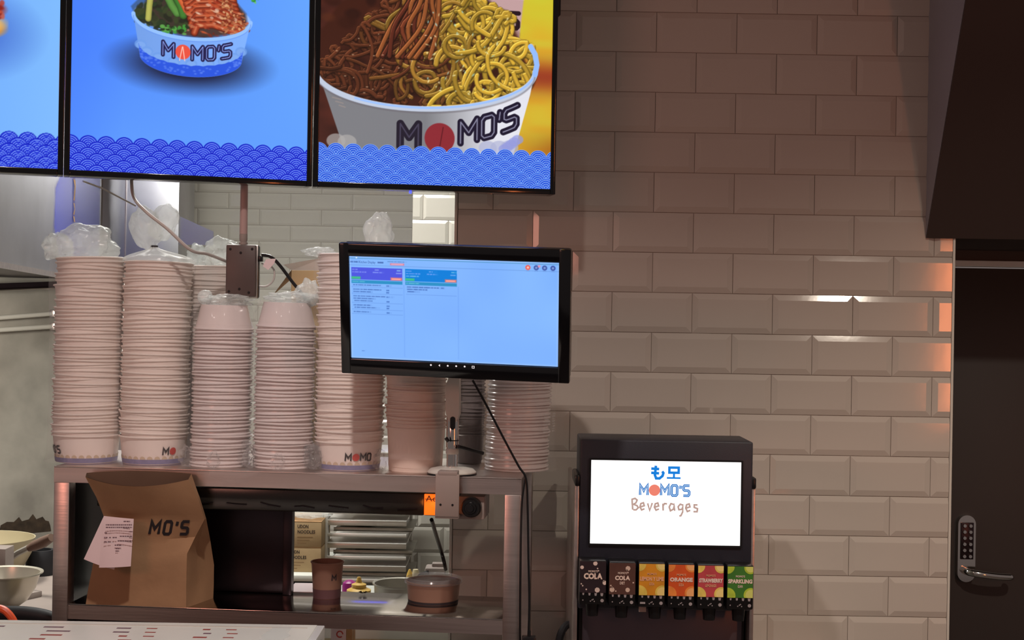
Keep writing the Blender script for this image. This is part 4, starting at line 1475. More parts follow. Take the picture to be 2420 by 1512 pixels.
# 5 behind the monitor
z5 = top_of(n5, 0.0086, BH)
b = bag(c5, 'clear plastic bag with loose hem hanging over the shelf edge below the monitor')
sub(bag_sleeve(c5, ZT + 0.001, z5 + 0.003, RT, 15.0), b).build('sleeve', M['film'], b)
sub(crumple(c5 + Vector((-0.075, 0, z5 - ZT + 0.002)), 0.036, 0.04, 0.011, 4.2, 0.6, 3.0), b).build('loose_top', M['film_dense'], b)
sub(crumple(c5 + Vector((0.056, 0.03, z5 - ZT + 0.045)), 0.034, 0.03, 0.050, 6.8, 0.5, 2.6), b).build('loose_tail', M['film_dense'], b)
for dx_, dy_, s_ in ((-0.074, -0.045, 0.026), (0.074, -0.04, 0.020)):
    sub(crumple(c5 + Vector((dx_, dy_, s_ * 0.9 + 0.003)), s_ * 0.8, s_ * 0.5, s_ * 1.2, 40 + dx_ * 90, 0.8, 3.2), b).build('bunched_hem', M['film_mid'], b)
e5 = SO + sa * shelf_pt(822, 1125, 0.0) - sb_ * 0.004


def flap5(u, v):
    x = (u - 0.5) * 0.145
    dz = -0.026 * v * math.sin(math.pi * min(1, max(0, u))) ** 0.6 + 0.004
    w_ = 0.004 * noise.noise(Vector((u * 8, v * 5, 3)))
    p = e5 + sa * x - sb_ * (0.003 + abs(w_) + 0.007 * math.sin(v * 3))
    return (p.x, p.y, ZT + dz)


sub(MB().grid(flap5, 28, 12), b).build('loose_hem', M['film'], b)
# 6 soup bowls, 8 wall stack, 9 back row
b = bag(c6, 'clear plastic bag torn open around the soup bowls beside the monitor arm')
sub(bag_sleeve(c6, ZT + 0.03, top_of(n6, 0.0084, 0.098), 0.068, 18.0, 0.008), b).build('sleeve', M['film'], b)
b = bag(c8, 'clear plastic bag with a white printed patch over the stack by the tiled wall')
sub(bag_sleeve(c8 + Vector((0.004, 0, 0)), ZT + 0.001, top_of(n8, 0.0083, 0.056), 0.075, 22.0, 0.009), b).build('sleeve', M['film'], b)
pm = MB()
for k in range(16):
    z_ = 1.40 + 0.0055 * (k % 8) + 0.001 * (k // 8)
    r_ = 0.0885
    a0_ = -0.92 + 0.33 * (k // 8) + rng.uniform(0, 0.06)
    pm.add([(c8.x + 0.004 + r_ * math.cos(a), c8.y + r_ * math.sin(a), z_ + dz) for dz in (0, 0.0022) for a in (a0_, a0_ + rng.uniform(0.08, 0.22))], [(0, 1, 3, 2)])
sub(pm, b).build('printed_patch', M['film_dense'], b, smooth=0)
b = bag(c9, 'clear plastic bag puffed up over the back row stack behind the power box')
z9 = top_of(n9, 0.0086, BH)
sub(bag_sleeve(c9, ZT + 0.001, z9 + 0.003, RT, 27.0), b).build('sleeve', M['film'], b)
sub(crumple(c9 + Vector((0.028, 0, z9 - ZT + 0.026)), 0.045, 0.05, 0.042, 8.8, 0.5, 2.6), b).build('loose_top', M['film_dense'], b)
sub(crumple(c9 + Vector((-0.03, 0, z9 - ZT + 0.02)), 0.024, 0.03, 0.03, 5.8, 0.6, 2.6), b).build('loose_top', M['film_dense'], b)
# empty crumpled bags and a kraft sheet behind the upturned bowls
w0 = on_shelf(735, 680, 0.30, ZT)
tp = thing('takeaway_carton', 'open kraft takeaway carton with pale flaps behind the upturned bowls', 'carton', (w0.x, w0.y, ZT), SRZ)
hcar = at(735, 640, w0.y).z - ZT
MB().box(-0.04, 0.05, -0.035, 0.05, 0.0, hcar, 0.002).build('carton_body', M['carton'], tp)
MB().add([(-0.04, -0.035, hcar), (0.05, -0.035, hcar), (0.045, -0.06, hcar + 0.03), (-0.055, -0.055, hcar + 0.012)], [(0, 1, 2, 3)]).build('flap', M['paper_white'], tp, smooth=0)
MB().add([(-0.04, -0.035, hcar), (-0.04, 0.05, hcar), (-0.09, 0.03, hcar - 0.05), (-0.085, -0.03, hcar - 0.06)], [(0, 1, 2, 3)]).build('flap', M['kraft'], tp, smooth=0)

# ================================================================== POWER BOX WITH ROD AERIAL, CABLES
YX = 3.235
bxp = at(573, 640, YX)
bw, bh_ = 0.068, 0.120
pb = thing('power_box', 'grey plastic box with screw holes hanging from a rod below the menu screens', 'junction box', (bxp.x, bxp.y, bxp.z))
MB().box(-0.036, 0.033, -0.014, 0.0, -bh_ / 2, bh_ / 2, 0.004).build('front_cover', M['grey_box'], pb)
MB().box(-0.030, 0.037, 0.0, 0.022, -bh_ / 2 - 0.003, bh_ / 2, 0.005).build('back_shell', M['black'], pb)
MB().box(-0.033, 0.0355, -0.002, 0.003, -bh_ / 2 - 0.0025, bh_ / 2, 0.002).build('seam', M['steel'], pb)
for x, z in ((-0.026, 0.049), (-0.002, 0.041), (0.024, 0.050), (-0.028, -0.048), (-0.004, -0.042), (0.018, -0.050)):
    MB().lathe([(0.0, -0.0150), (0.0028, -0.0150), (0.0032, -0.0135)], 12, (x, 0, z), 'y').build('screw_hole', M['black'], pb)
MB().lathe([(0.010, bh_ / 2 - 0.002), (0.010, bh_ / 2 + 0.006), (0.0082, bh_ / 2 + 0.007), (0.0095, bh_ / 2 + 0.012), (0.0095, bh_ / 2 + 0.024), (0.008, bh_ / 2 + 0.026)], 12, (0.0, 0.005, 0)).build('collar_nut', M['grey_paint'], pb)
zr = at(570, 400, YX + 0.02).z - bxp.z
MB().lathe([(0.0092, bh_ / 2 + 0.025), (0.0085, zr), (0.004, zr + 0.004)], 16, (0.0, 0.005, 0)).build('rod', mat('pinkish_grey_rod', (176, 150, 146), 0.4), pb)
MB().box(0.036, 0.046, -0.003, 0.011, 0.022, 0.036, 0.002).build('plug', M['black'], pb)

bl = lambda px, py, Y: at(px, py, Y)
tag(MB().tube(catmull([bl(310, 415, 3.20), bl(316, 465, 3.16), bl(345, 500, 3.10), bl(395, 540, 3.10), bl(450, 590, 3.12), bl(490, 600, 3.18), bl(534, 617, 3.24)], 8), 0.0038, 10).build('white_cable', M['white_cable']), 'white cable sagging from the menu screens to the grey power box', 'cable')
tag(MB().tube(catmull([bl(606, 676, 3.25), bl(630, 676, 3.25), bl(646, 662, 3.25), bl(648, 640, 3.25), bl(636, 626, 3.25), bl(618, 622, 3.25)], 8), 0.0022, 8).build('white_cable', M['white_cable']), 'small loop of thin white cable beside the grey power box', 'cable')
bc_ = thing('power_lead', 'black lead with a white tag running from the power box down behind the bowls', 'cable', bl(618, 602, YX))
inv = bl(618, 602, YX)
MB().tube([p - inv for p in catmull([bl(618, 602, YX), bl(640, 607, YX), bl(662, 628, YX), bl(690, 665, YX), bl(712, 692, YX), bl(734, 722, YX + 0.01)], 8)], 0.0038, 10).build('lead', M['black'], bc_)
g = [bl(629, 612, YX - 0.004) - inv, bl(652, 611, YX - 0.004) - inv, bl(648, 622, YX - 0.006) - inv, bl(634, 638, YX - 0.006) - inv, bl(621, 629, YX - 0.006) - inv]
MB().add([p[:] for p in g] + [(p + Vector((0, 0.001, 0)))[:] for p in g], [(0, 1, 2, 3, 4), (9, 8, 7, 6, 5)] + [(i, (i + 1) % 5, 5 + (i + 1) % 5, 5 + i) for i in range(5)]).build('paper_tag', M['receipt'], bc_, smooth=0)

# ================================================================== KITCHEN MONITOR ON ITS ARM
def paint_orders():
    c = Canvas(496, 246, 1.0)
    U, V = c.U, c.V
    n1 = vnoise(U, V, 90, 2)
    c.img[:] = np.stack([126 + 10 * n1, 178 + 10 * n1, 255 + 0 * n1], -1) / 255.0
    e = np.clip(1 - np.minimum(np.minimum(U, 496 - U), np.minimum(V, 246 - V)) / 5, 0, 1)[..., None] * 0.35
    c.img[:] = c.img * (1 - e) + np.array([190, 215, 255]) / 255.0 * e
    H_ = 246
    c.rect(0, 496, H_ - 5, H_ - 3.4, (70, 140, 180), 0.8, 0.8)
    c.ellipse(17, H_ - 3, 2, 1.5, (230, 245, 255))
    c.rect(0, 496, H_ - 21, H_ - 20.2, (80, 120, 190), 0.8, 0.6)
    r = random.Random(4)

    def words(x0, x1, y, col, hgt=1.5, a=0.75):
        x = x0
        while x < x1:
            w_ = r.uniform(4, 16)
            c.rect(x, min(x1, x + w_), y - hgt, y + hgt, col, 0.9, a * r.uniform(0.7, 1))
            for q in range(int(w_)):
                c.rect(x + q * 1.0, x + q + 0.5, y - hgt - 0.6, y + hgt + 0.6, col, 0.5, a * r.uniform(0, 0.5))
            x += w_ + 1.6
    words(2, 20, H_ - 13, (40, 70, 140))
    words(68, 82, H_ - 13, (50, 80, 150))
    words(92, 132, H_ - 10, (80, 120, 180), 0.8)
    c.rect(98, 132, H_ - 18.5, H_ - 13.5, (214, 130, 160), 0.9)
    c.rect(101, 129, H_ - 17, H_ - 15, (236, 180, 200), 0.9)
    # cards
    for x0, col, gr in ((4, (78, 88, 226), 0), (134, (6, 128, 220), 1)):
        x1 = x0 + 123
        y1, y0 = H_ - 26, H_ - 55
        c.rect(x0, x1, y0, y1, col)
        words(x0 + 2, x0 + 15, y1 - 5, (150, 170, 255), 1)
        words(x0 + 2, x0 + 36, y1 - 11, (150, 170, 255), 1.2)
        words(x0 + 57, x0 + 66, y1 - 5, (160, 180, 255), 1)
        words(x0 + 52, x0 + 74, y1 - 11, (150, 170, 255), 1.2)
        words(x0 + 110, x0 + 119, y1 - 5, (150, 210, 240), 1.3)
        words(x0 + 108, x0 + 121, y1 - 11.5, (170, 190, 255), 1)
        if gr:
            words(x0 + 2, x0 + 34, y1 - 17, (150, 200, 255), 1.2)
        c.rect(x0, x0 + 22, y0 + 1, y0 + 7, (64, 190, 140), 1.2)
        c.rect(x0 + 95, x1 - 1, y0 + 0.5, y0 + 7, (238, 128, 118), 1.5)
        c.rect(x0 + 98, x1 - 5, y0 + 2.6, y0 + 4.6, (255, 190, 180), 1.2)
        c.rect(x0, x1, y0 - 9, y0 - 1.5, (44, 146, 200))
        words(x0 + 2, x0 + 32, y0 - 5, (120, 210, 225), 1)
        c.rect(x1 + 3, x1 + 3.8, 8, y0 - 10, (96, 144, 232), 1.5, 0.5)
    lines = [(8, 36), (40, 75)]
    y = H_ - 68
    for rows in (((8, 74),), ((8, 76), (8, 50)), ((8, 85), (8, 56), (10, 54)), ((8, 48), (10, 62)), ((8, 44),)):
        for j, (a_, b_) in enumerate(rows):
            words(a_, b_, y, (60, 96, 170), 1.1, 0.75)
            if j == 0 or j == len(rows) - 1 and len(rows) > 1:
                words(88, 95, y - 0.5, (50, 90, 170), 1.4, 0.7)
            y -= 5.6
        c.rect(4, 127, y + 0.6, y + 1.3, (84, 126, 206), 0.8, 0.6)
        y -= 5
    for a_, b_, yy in ((138, 214, H_ - 69), (138, 186, H_ - 74.5), (139, 157, H_ - 80)):
        words(a_, b_, yy, (50, 84, 160), 1.1, 0.8)
    words(219, 226, H_ - 69, (50, 90, 170), 1.4, 0.7)
    c.rect(136, 256, H_ - 87, H_ - 86.3, (84, 126, 206), 0.8, 0.6)
    for k, col in enumerate(((236, 96, 88), (64, 88, 168), (64, 88, 168), (60, 84, 166))):
        c.ellipse(424 + 19.4 * k, H_ - 13, 6, 6, col, 0.9)
        c.ellipse(424 + 19.4 * k, H_ - 13, 2.6, 2.6, (250, 200, 190) if k == 0 else (130, 160, 220), 1.2)
        c.rect(420 + 19.4 * k, 428 + 19.4 * k, H_ - 21.5, H_ - 20.8, (80, 120, 190), 0.7, 0.6)
    c.ellipse(450, H_ - 9.5, 3, 3, (226, 150, 180), 0.9)
    words(26, 32, 18, (80, 120, 200), 1, 0.6)
    return c


YM = 2.93
mA, mB_ = at(808, 881, YM + 0.03), at(1346, 906, YM - 0.048)
mW = (mB_ - mA).length
mroll = math.atan2(-(mB_.z - mA.z), mB_.x - mA.x)
mT = at(803, 573, YM - 0.03)
mH = (mT - mA).length
mon = thing('kitchen_monitor', 'black framed kitchen order monitor with a pale blue screen on a desk arm', 'monitor', (mA + mB_) / 2)
e1 = (mB_ - mA).normalized()
e2 = mT - mA
e2 = (e2 - e1 * e2.dot(e1)).normalized()
e3 = e2.cross(e1).normalized() * -1
e3 = e3 if e3.y > 0 else -e3
mon.rotation_euler = Matrix((e1, e3, e2)).transposed().to_euler()
x0, x1 = -mW / 2, mW / 2
sx0, sx1 = x0 + 0.0215, x1 - 0.0245
sz0, sz1 = 0.033, mH - 0.027
fr = MB()
fr.box(x0, sx0, -0.004, 0.012, 0, mH, 0.003).box(sx1, x1, -0.004, 0.012, 0, mH, 0.003)
fr.box(sx0 - 0.003, sx1 + 0.003, -0.004, 0.012, 0, sz0, 0.003).box(sx0 - 0.003, sx1 + 0.003, -0.004, 0.012, sz1, mH, 0.003)
fr.build('bezel', M['black_gloss'], mon)
MB().box(x0 + 0.004, x1 - 0.002, 0.008, 0.038, 0.004, mH - 0.002, 0.006).build('back_housing', M['black'], mon)
cv = paint_orders()
cv.build('screen_picture', M['picture'], mon, (sx1 - sx0) / cv.w, 0.001, sx0, sz0 + 0.001, (sz1 - sz0 - 0.002) / cv.h)
_s = (sx1 - sx0) / cv.w
zhd = sz0 + 0.001 + (246 - 13) * (sz1 - sz0 - 0.002) / cv.h
text_mesh('Kitchen Display', 0.0075, lambda x, y: (sx0 + 43 * _s + x, 0.0002, zhd + y), width=0.035).build('lettering', glow('screen_lettering', (40, 70, 150)), mon, smooth=0)
for k in range(6):
    cx_ = x0 + mW * (0.40 + 0.037 * k)
    if k == 1:
        m_ = MB().add([(cx_ - 0.002, -0.0046, 0.027), (cx_ + 0.0015, -0.0046, 0.0245), (cx_ + 0.0015, -0.0046, 0.0295)], [(0, 1, 2)])
    elif k == 5:
        m_ = MB().ribbon([(-0.0022, -0.0022), (0.0022, -0.0022), (0.0022, 0.0022), (-0.0022, 0.0022)], 0.0011, lambda s, t, cx_=cx_: (cx_ + s, -0.0046, 0.0265 + t), closed=True)
    else:
        m_ = MB().disc(cx_, 0.027, 0.0019, lambda s, t: (s, -0.0046, t), 12)
    m_.build('button_mark', mat('white_mark', (235, 238, 245), 0.5, emit=0.6) if k == 0 else bpy.data.materials['white_mark'], mon, smooth=0)
MB().box(-0.05, 0.05, 0.038, 0.048, mH * 0.5 - 0.05, mH * 0.5 + 0.05, 0.002).build('mount_plate', M['grey_paint'], mon)

# desk arm clamped on the shelf front
am = thing('desk_mount', 'chrome and white monitor arm clamped to the pass shelf edge', 'monitor mount', on_shelf(1068, 1110, 0.045, ZT), SRZ)
AO = Vector(am.location)
ia = local(am)
AL = lambda px, py, Y: ia @ at(px, py, Y)
MB().lathe([(0.0, 0.0), (0.050, 0.0), (0.0535, 0.003), (0.0535, 0.006), (0.047, 0.0125), (0.030, 0.016), (0.0, 0.0165)], 40).build('base_disc', M['white_plastic'], am)
MB().lathe([(0.0522, 0.0005), (0.0545, 0.001), (0.0545, 0.0035), (0.052, 0.004)], 40).build('base_ring', M['black'], am)
yf = -0.045 - 0.0265
MB().box(-0.026, 0.026, yf, yf + 0.006, AL(1068, 1228, 3.0).z, 0.0075, 0.002).build('clamp_plate', M['grey_paint'], am)
MB().box(-0.0215, 0.0215, yf, -0.015, 0.003, 0.0135, 0.002).build('clamp_bridge', M['grey_paint'], am)
MB().box(-0.025, 0.025, yf, -0.02, AL(1068, 1228, 3.0).z - 0.0, AL(1068, 1228, 3.0).z + 0.006, 0.001).build('clamp_foot', M['grey_paint'], am)
for sx in (-0.014, 0.012):
    MB().lathe([(0.0, yf - 0.0012), (0.0024, yf - 0.001), (0.0026, yf + 0.002)], 10, (sx, 0, -0.058), 'y').build('clamp_screw', M['black'], am)
pz = lambda py: AL(1070, py, 3.07).z
MB().lathe([(0.0122, 0.012), (0.0122, pz(1010))], 24).build('lower_pole', M['chrome'], am)
MB().lathe([(0.0130, pz(1074)), (0.0142, pz(1072)), (0.0142, pz(1063)), (0.0130, pz(1061))], 24).build('collar', M['white_plastic'], am)
MB().lathe([(0.0138, pz(1058)), (0.0138, pz(980)), (0.012, pz(976))], 24).build('upper_pole', M['chrome'], am)
MB().lathe([(0.0141, pz(1042.5)), (0.0141, pz(1040))], 24).build('pole_ring', M['black'], am)
zt0, zt1 = pz(988), pz(860)
prof_a = [(-0.006, zt0 - 0.008), (0.010, zt0 - 0.008), (0.0155, zt0 + 0.008), (0.0145, zt1 - 0.03), (0.009, zt1), (0.0, zt1), (-0.0155, pz(915)), (-0.0135, zt0 + 0.01)]
MB().prism(prof_a, 'y', -0.0155, 0.0155).build('upper_arm', M['white_plastic'], am)
sl_ = []
for k in range(12):
    a = math.pi * k / 11
    sl_.append((0.0055 * math.cos(a) + 0.002, pz(990) + 0.0055 * math.sin(a)))
for k in range(12):
    a = math.pi + math.pi * k / 11
    sl_.append((0.0055 * math.cos(a) + 0.002, pz(1009) + 0.0055 * math.sin(a)))
MB().prism(sl_, 'y', -0.0168, -0.010).build('cable_slot', M['black'], am)
mc = ia @ (Vector(mon.location) + Vector((0.0, 0.046, mH * 0.5)))
MB().tube([(0.0, 0.0, zt1 - 0.012), (mc.x * 0.5, 0.010, (zt1 + mc.z) / 2 + 0.01), (mc.x, mc.y + 0.012, mc.z), (mc.x, mc.y, mc.z)], 0.010, 12).build('head_link', M['grey_paint'], am)
MB().tube([AL(1083, 1055, 3.07), AL(1102, 1060, 3.09), AL(1142, 1071, 3.11)], 0.0042, 8).build('tension_strap', M['black'], am)
MB().tube([AL(1060, 1043, 3.06), AL(1053, 1034, 3.06)], 0.004, 8).build('tension_lever', M['black'], am)

# monitor leads down the right side of the shelf
ca = [at(1117, 898, 2.96), at(1150, 958, 2.97), at(1190, 1035, 2.98), at(1225, 1100, 2.985), at(1243, 1131, 2.985), at(1247, 1200, 2.99), at(1249, 1320, 2.99), at(1251, 1420, 2.99), at(1249, 1500, 2.99)]
tag(MB().tube(catmull(ca, 6), 0.0025, 8).build('monitor_lead', M['black']), 'thin black lead running from the monitor down past the shelf end', 'cable')
cb = [at(1241, 1131, 2.995), at(1234, 1180, 3.0), at(1231, 1260, 3.0), at(1230, 1340, 3.0), at(1229, 1440, 3.0), at(1229, 1530, 3.0)]
tag(MB().tube(catmull(cb, 6), 0.0025, 8).build('monitor_lead', M['black']), 'second thin black lead hugging the shelf post', 'cable')
pl = thing('power_adapter', 'small black power plug on the lead below the shelf end', 'adapter', at(1250, 1516, 2.99))
MB().box(-0.015, 0.015, -0.010, 0.012, -0.03, 0.012, 0.003).build('plug_body', M['black'], pl)
MB().lathe([(0.004, 0.010), (0.0035, 0.024)], 10).build('strain_relief', M['black'], pl)

# ================================================================== BROWN PAPER BAG AND RECEIPTS
kb_ = thing('paper_bag', 'open brown kraft paper bag with black shop lettering on the lower shelf', 'paper bag', on_shelf(340, 1430, 0.055, ZS), SRZ)
ib = local(kb_)
BG = lambda px, py, Y: ib @ at(px, py, Y)
YF = 3.085                                    # plane of the bag front near the shelf edge


def fl_(px, py, dy=0.0):
    Y = YF + dy
    for _ in range(3):
        p = BG(px, py, Y)
        Y += (-0.052 + dy) - p.y
    return BG(px, py, Y)


# rings: front-left, front-mid, front-right, side-mid right, back-right, back-mid, back-left, side-mid left
rings = [
    [fl_(203, 1427), fl_(320, 1432), fl_(440, 1437), fl_(474, 1430, 0.06), fl_(504, 1424, 0.115), fl_(380, 1418, 0.115), fl_(262, 1412, 0.115), fl_(236, 1420, 0.06)],
    [fl_(210, 1385), fl_(322, 1388), fl_(440, 1390), fl_(470, 1384, 0.06), fl_(505, 1378, 0.113), fl_(380, 1372, 0.113), fl_(262, 1370, 0.113), fl_(240, 1378, 0.06)],
    [fl_(220, 1330), fl_(330, 1330, -0.006), fl_(442, 1308, 0.0), fl_(468, 1310, 0.052), fl_(506, 1335, 0.105), fl_(380, 1330, 0.100), fl_(264, 1328, 0.100), fl_(246, 1328, 0.055)],
    [fl_(236, 1270), fl_(345, 1275, -0.004), fl_(462, 1268, 0.012), fl_(474, 1270, 0.045), fl_(497, 1278, 0.078), fl_(380, 1272, 0.078), fl_(262, 1272, 0.078), fl_(250, 1270, 0.045)],
    [fl_(246, 1222, -0.010), fl_(355, 1226, -0.016), fl_(484, 1226, -0.004), fl_(484, 1226, 0.006), fl_(487, 1226, 0.014), fl_(370, 1224, 0.018), fl_(250, 1220, 0.012), fl_(248, 1221, 0.002)],
    [fl_(228, 1176, -0.034), fl_(345, 1186, -0.044), fl_(468, 1178, -0.030), fl_(470, 1176, -0.022), fl_(472, 1174, -0.014), fl_(350, 1168, -0.010), fl_(230, 1168, -0.014), fl_(228, 1172, -0.024)],
    [fl_(202, 1127, -0.052), fl_(315, 1149, -0.074), fl_(445, 1133, -0.050), fl_(448, 1127, -0.036), fl_(452, 1119, -0.020), fl_(325, 1112, -0.012), fl_(205, 1117, -0.020), fl_(203, 1122, -0.036)],
]


for p_ in rings[0]:
    p_.z = 0.0


def bag_surface(inset, rev):
    R = 8
    dens = []
    for ring in rings:
        c = sum(ring, Vector()) / 8
        pts = []
        for i in (0, 2, 4, 6):
            a, m2, b2 = ring[i], ring[i + 1], ring[(i + 2) % 8]
            for q in range(10):
                # bowed front and back panels, straight gusset sides, crisp corners
                t = q / 10
                if i in (0, 4):
                    p = a * ((1 - t) * (1 - 2 * t)) + m2 * (4 * t * (1 - t)) + b2 * (t * (2 * t - 1))
                else:
                    p = a.lerp(m2, t * 2) if t < 0.5 else m2.lerp(b2, t * 2 - 1)
                pts.append(p)
        dens.append([(Vector((c.x + (p.x - c.x) * (1 - inset * 6), c.y + (p.y - c.y) * (1 - inset * 110), p.z)), p.x) for p in pts])
    full = []
    for j in range(len(dens) - 1):
        for q in range(4):
            full.append([(dens[j][i][0].lerp(dens[j + 1][i][0], q / 4), dens[j][i][1] + (dens[j + 1][i][1] - dens[j][i][1]) * q / 4) for i in range(40)])
    full.append(dens[-1])
    vs = []
    for j, row in enumerate(full):
        for i, (p, bx0) in enumerate(row):
            w_ = noise.noise(Vector((bx0 * 22, p.z * 22, 3.3 + (i // 10)))) * 0.0022
            vs.append((p.x, p.y + w_, p.z))
    fs = []
    for j in range(len(full) - 1):
        for i in range(40):
            q_ = (j * 40 + i, j * 40 + (i + 1) % 40, (j + 1) * 40 + (i + 1) % 40, (j + 1) * 40 + i)
            fs.append(q_[::-1] if rev else q_)
    return vs, fs


vo, fo = bag_surface(0.0, False)
m_ = MB()
m_.add(vo, fo)
m_.add(vo[:40], [tuple(range(40))[::-1]])
m_.build('outer_paper', M['kraft'], kb_, smooth=22)
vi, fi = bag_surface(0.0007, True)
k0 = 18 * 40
MB().add(vi[k0:], [tuple(i - k0 for i in f) for f in fi if min(f) >= k0]).build('inner_paper', M['kraft_shaded'], kb_, smooth=22)


def bag_front(px, py, off=0.0035):
    """point on the sloping bag front under a picture position"""
    q_ = fl_(px, py, -0.012)
    zz_ = q_.z
    lv_ = [sum((r_[i].z for i in (0, 1, 2)), 0) / 3 for r_ in rings]
    for j in range(len(rings) - 1):
        if lv_[j] <= zz_ <= lv_[j + 1] or j == len(rings) - 2:
            t = (zz_ - lv_[j]) / (lv_[j + 1] - lv_[j])
            xx = q_.x
            ra, rb2 = rings[j], rings[j + 1]
            fl2 = [ra[i].lerp(rb2[i], t) for i in (0, 1, 2)]
            if xx < fl2[1].x:
                k = (xx - fl2[0].x) / (fl2[1].x - fl2[0].x)
                y_ = fl2[0].y * (1 - k) + fl2[1].y * k
            else:
                k = (xx - fl2[1].x) / (fl2[2].x - fl2[1].x)
                y_ = fl2[1].y * (1 - k) + fl2[2].y * k
            return Vector((xx, y_ - off, zz_))
    return Vector((0, 0, 0))


st, balls, w_ = logo_layout("MO'S", 31, 0.26)
lo = MB()
for s in st:
    lo.ribbon([(p[0], p[1]) for p in s], 7.6, lambda u, v: bag_front(350 + u * 0.82 + v * 0.28, 1262 - v + 0.02 * u).to_tuple(), step=4)
lo.build('lettering', M['ink'], kb_, smooth=0)

rc = thing('order_receipt', 'pale pink order receipt stapled on the brown paper bag', 'receipt', at(280, 1275, 3.06))
rl = lambda px, py, Y: at(px, py, Y) - Vector(rc.location)
YR = 3.045


def sheet(corners, name, m, root, th=0.0006, bow=0.004):
    a, b2, c_, d_ = corners

    def fn(u, v):
        p = a.lerp(b2, u).lerp(d_.lerp(c_, u), v)
        return p + Vector((0, -bow * math.sin(math.pi * u) * (0.4 + v), 0))
    mb = MB().grid(lambda u, v: fn(u, v)[:], 8, 8)
    mb.grid(lambda u, v: (fn(u, v) + Vector((0, th, 0)))[:], 8, 8)
    return mb.build(name, m, root)


sheet([rl(245, 1219, YR + 0.012), rl(316, 1226, YR + 0.012), rl(309, 1338, YR), rl(234, 1341, YR)], 'front_slip', M['receipt'], rc)
sheet([rl(244, 1222, YR + 0.016), rl(300, 1228, YR + 0.016), rl(270, 1346, YR + 0.006), rl(198, 1321, YR + 0.006)], 'back_slip', M['receipt'], rc)
tx = MB()
rr = random.Random(2)
for (xa, xb, y_) in ((292, 308, 1232), (250, 312, 1240), (250, 312, 1246), (306, 314, 1256), (247, 254, 1259), (246, 254, 1270), (258, 262, 1270), (266, 276, 1270), (283, 313, 1267), (246, 253, 1280), (255, 262, 1280), (278, 313, 1278), (271, 287, 1288), (273, 282, 1296), (273, 279, 1302)):
    x = xa
    while x < xb:
        w2 = rr.uniform(2, 6)
        xe = min(xb, x + w2)
        tx.add([(rl(x, y_ + 1.5, YR - 0.0045))[:], (rl(xe, y_ + 1.5, YR - 0.0045))[:], (rl(xe, y_ - 1.5, YR - 0.0045))[:], (rl(x, y_ - 1.5, YR - 0.0045))[:]], [(0, 1, 2, 3)])
        x = xe + 0.9
tx.build('printed_text', M['ink_soft'], rc, smooth=0)['kind'] = 'stuff'

# ================================================================== LOWER SHELF ITEMS
p_ = on_shelf(773, 1370, 0.175, ZS)
cup = thing('paper_cup', 'brown paper cup with a dark base band on the lower shelf', 'cup', p_, SRZ)
MB().lathe([(0, 0.002), (0.030, 0.002), (0.031, 0.0), (0.0365, 0.079), (0.0385, 0.080), (0.0385, 0.0825), (0.0365, 0.083), (0.0358, 0.079), (0.030, 0.006), (0, 0.005)], 40).build('cup_body', mat('brown_cup_paper', (132, 100, 84), 0.6), cup)
cm = cone_map(0.031, 0.0365, 0.079, 0.0, 0.0004)
MB().grid(lambda u, v: cm((u * 2 - 1) * math.pi * 0.031 * 0.999, 0.0005 + v * 0.021), 48, 2).build('base_band', mat('plum_print', (92, 62, 66), 0.6), cup)
lo = MB()
st, _, w_ = logo_layout('M', 0.0125)
for s in st:
    lo.ribbon([(p[0] - w_ / 2, p[1] + 0.043) for p in s], 0.0034, cone_map(0.031, 0.0365, 0.079, 0.72, 0.0006), step=0.003)
lo.build('lettering', M['ink'], cup, smooth=0)

p_ = on_shelf(1024, 1400, 0.172, ZS)
lb = thing('lidded_bowl', 'brown takeaway bowl with a clear domed lid on the lower shelf', 'bowl', p_, SRZ)
MB().lathe([(0, 0.002), (0.056, 0.002), (0.057, 0.0), (0.061, 0.044), (0.063, 0.0455), (0.063, 0.048), (0.060, 0.048), (0.055, 0.005), (0, 0.004)], 44).build('bowl_body', mat('brown_bowl_paper', (134, 104, 88), 0.6), lb)
cm2 = cone_map(0.057, 0.061, 0.044, 0.0, 0.0004)
MB().grid(lambda u, v: cm2((u * 2 - 1) * math.pi * 0.057 * 0.999, 0.0005 + v * 0.006), 48, 2).build('base_band', M['ink'], lb)
MB().lathe([(0.066, 0.044), (0.0665, 0.050), (0.064, 0.054), (0.058, 0.056), (0.054, 0.0535), (0.0, 0.0535)], 44).build('lid', M['clear_lid'], lb)

# ================================================================== DRINK DISPENSER
YDSP = 3.12
dA, dB = at(1368, 1300, YDSP), at(1776, 1300, YDSP)
dw = dB.x - dA.x
DZ = 0.80
dsp = thing('drink_dispenser', 'black drink dispenser with a lit white sign and six valves against the tiled wall', 'drink dispenser', ((dA.x + dB.x) / 2, YDSP, DZ))
DL = lambda px, py, Y=YDSP: at(px, py, Y) - Vector(dsp.location)
hw = dw / 2
ztop = DL(1570, 1030).z
zhead = DL(1570, 1322).z
zval = DL(1570, 1428).z
MB().box(-hw, hw, 0.0, 0.17, zhead - 0.03, DL(1570, 1041).z, 0.004).build('head_housing', M['graphite'], dsp)
MB().box(-hw + 0.005, hw - 0.005, 0.05, 0.42, 0.0, zhead, 0.003).build('rear_cabinet', M['black_mat'], dsp)
MB().box(-hw + 0.012, hw - 0.012, 0.042, 0.05, 0.0, zval + 0.02, 0.001).build('splash_panel', mat('dull_splash_steel', (92, 84, 92), 0.4, 0.7), dsp)
MB().box(-hw, hw, 0.0, 0.05, zval - 0.012, zval + 0.012, 0.003).build('valve_rail', M['graphite'], dsp)
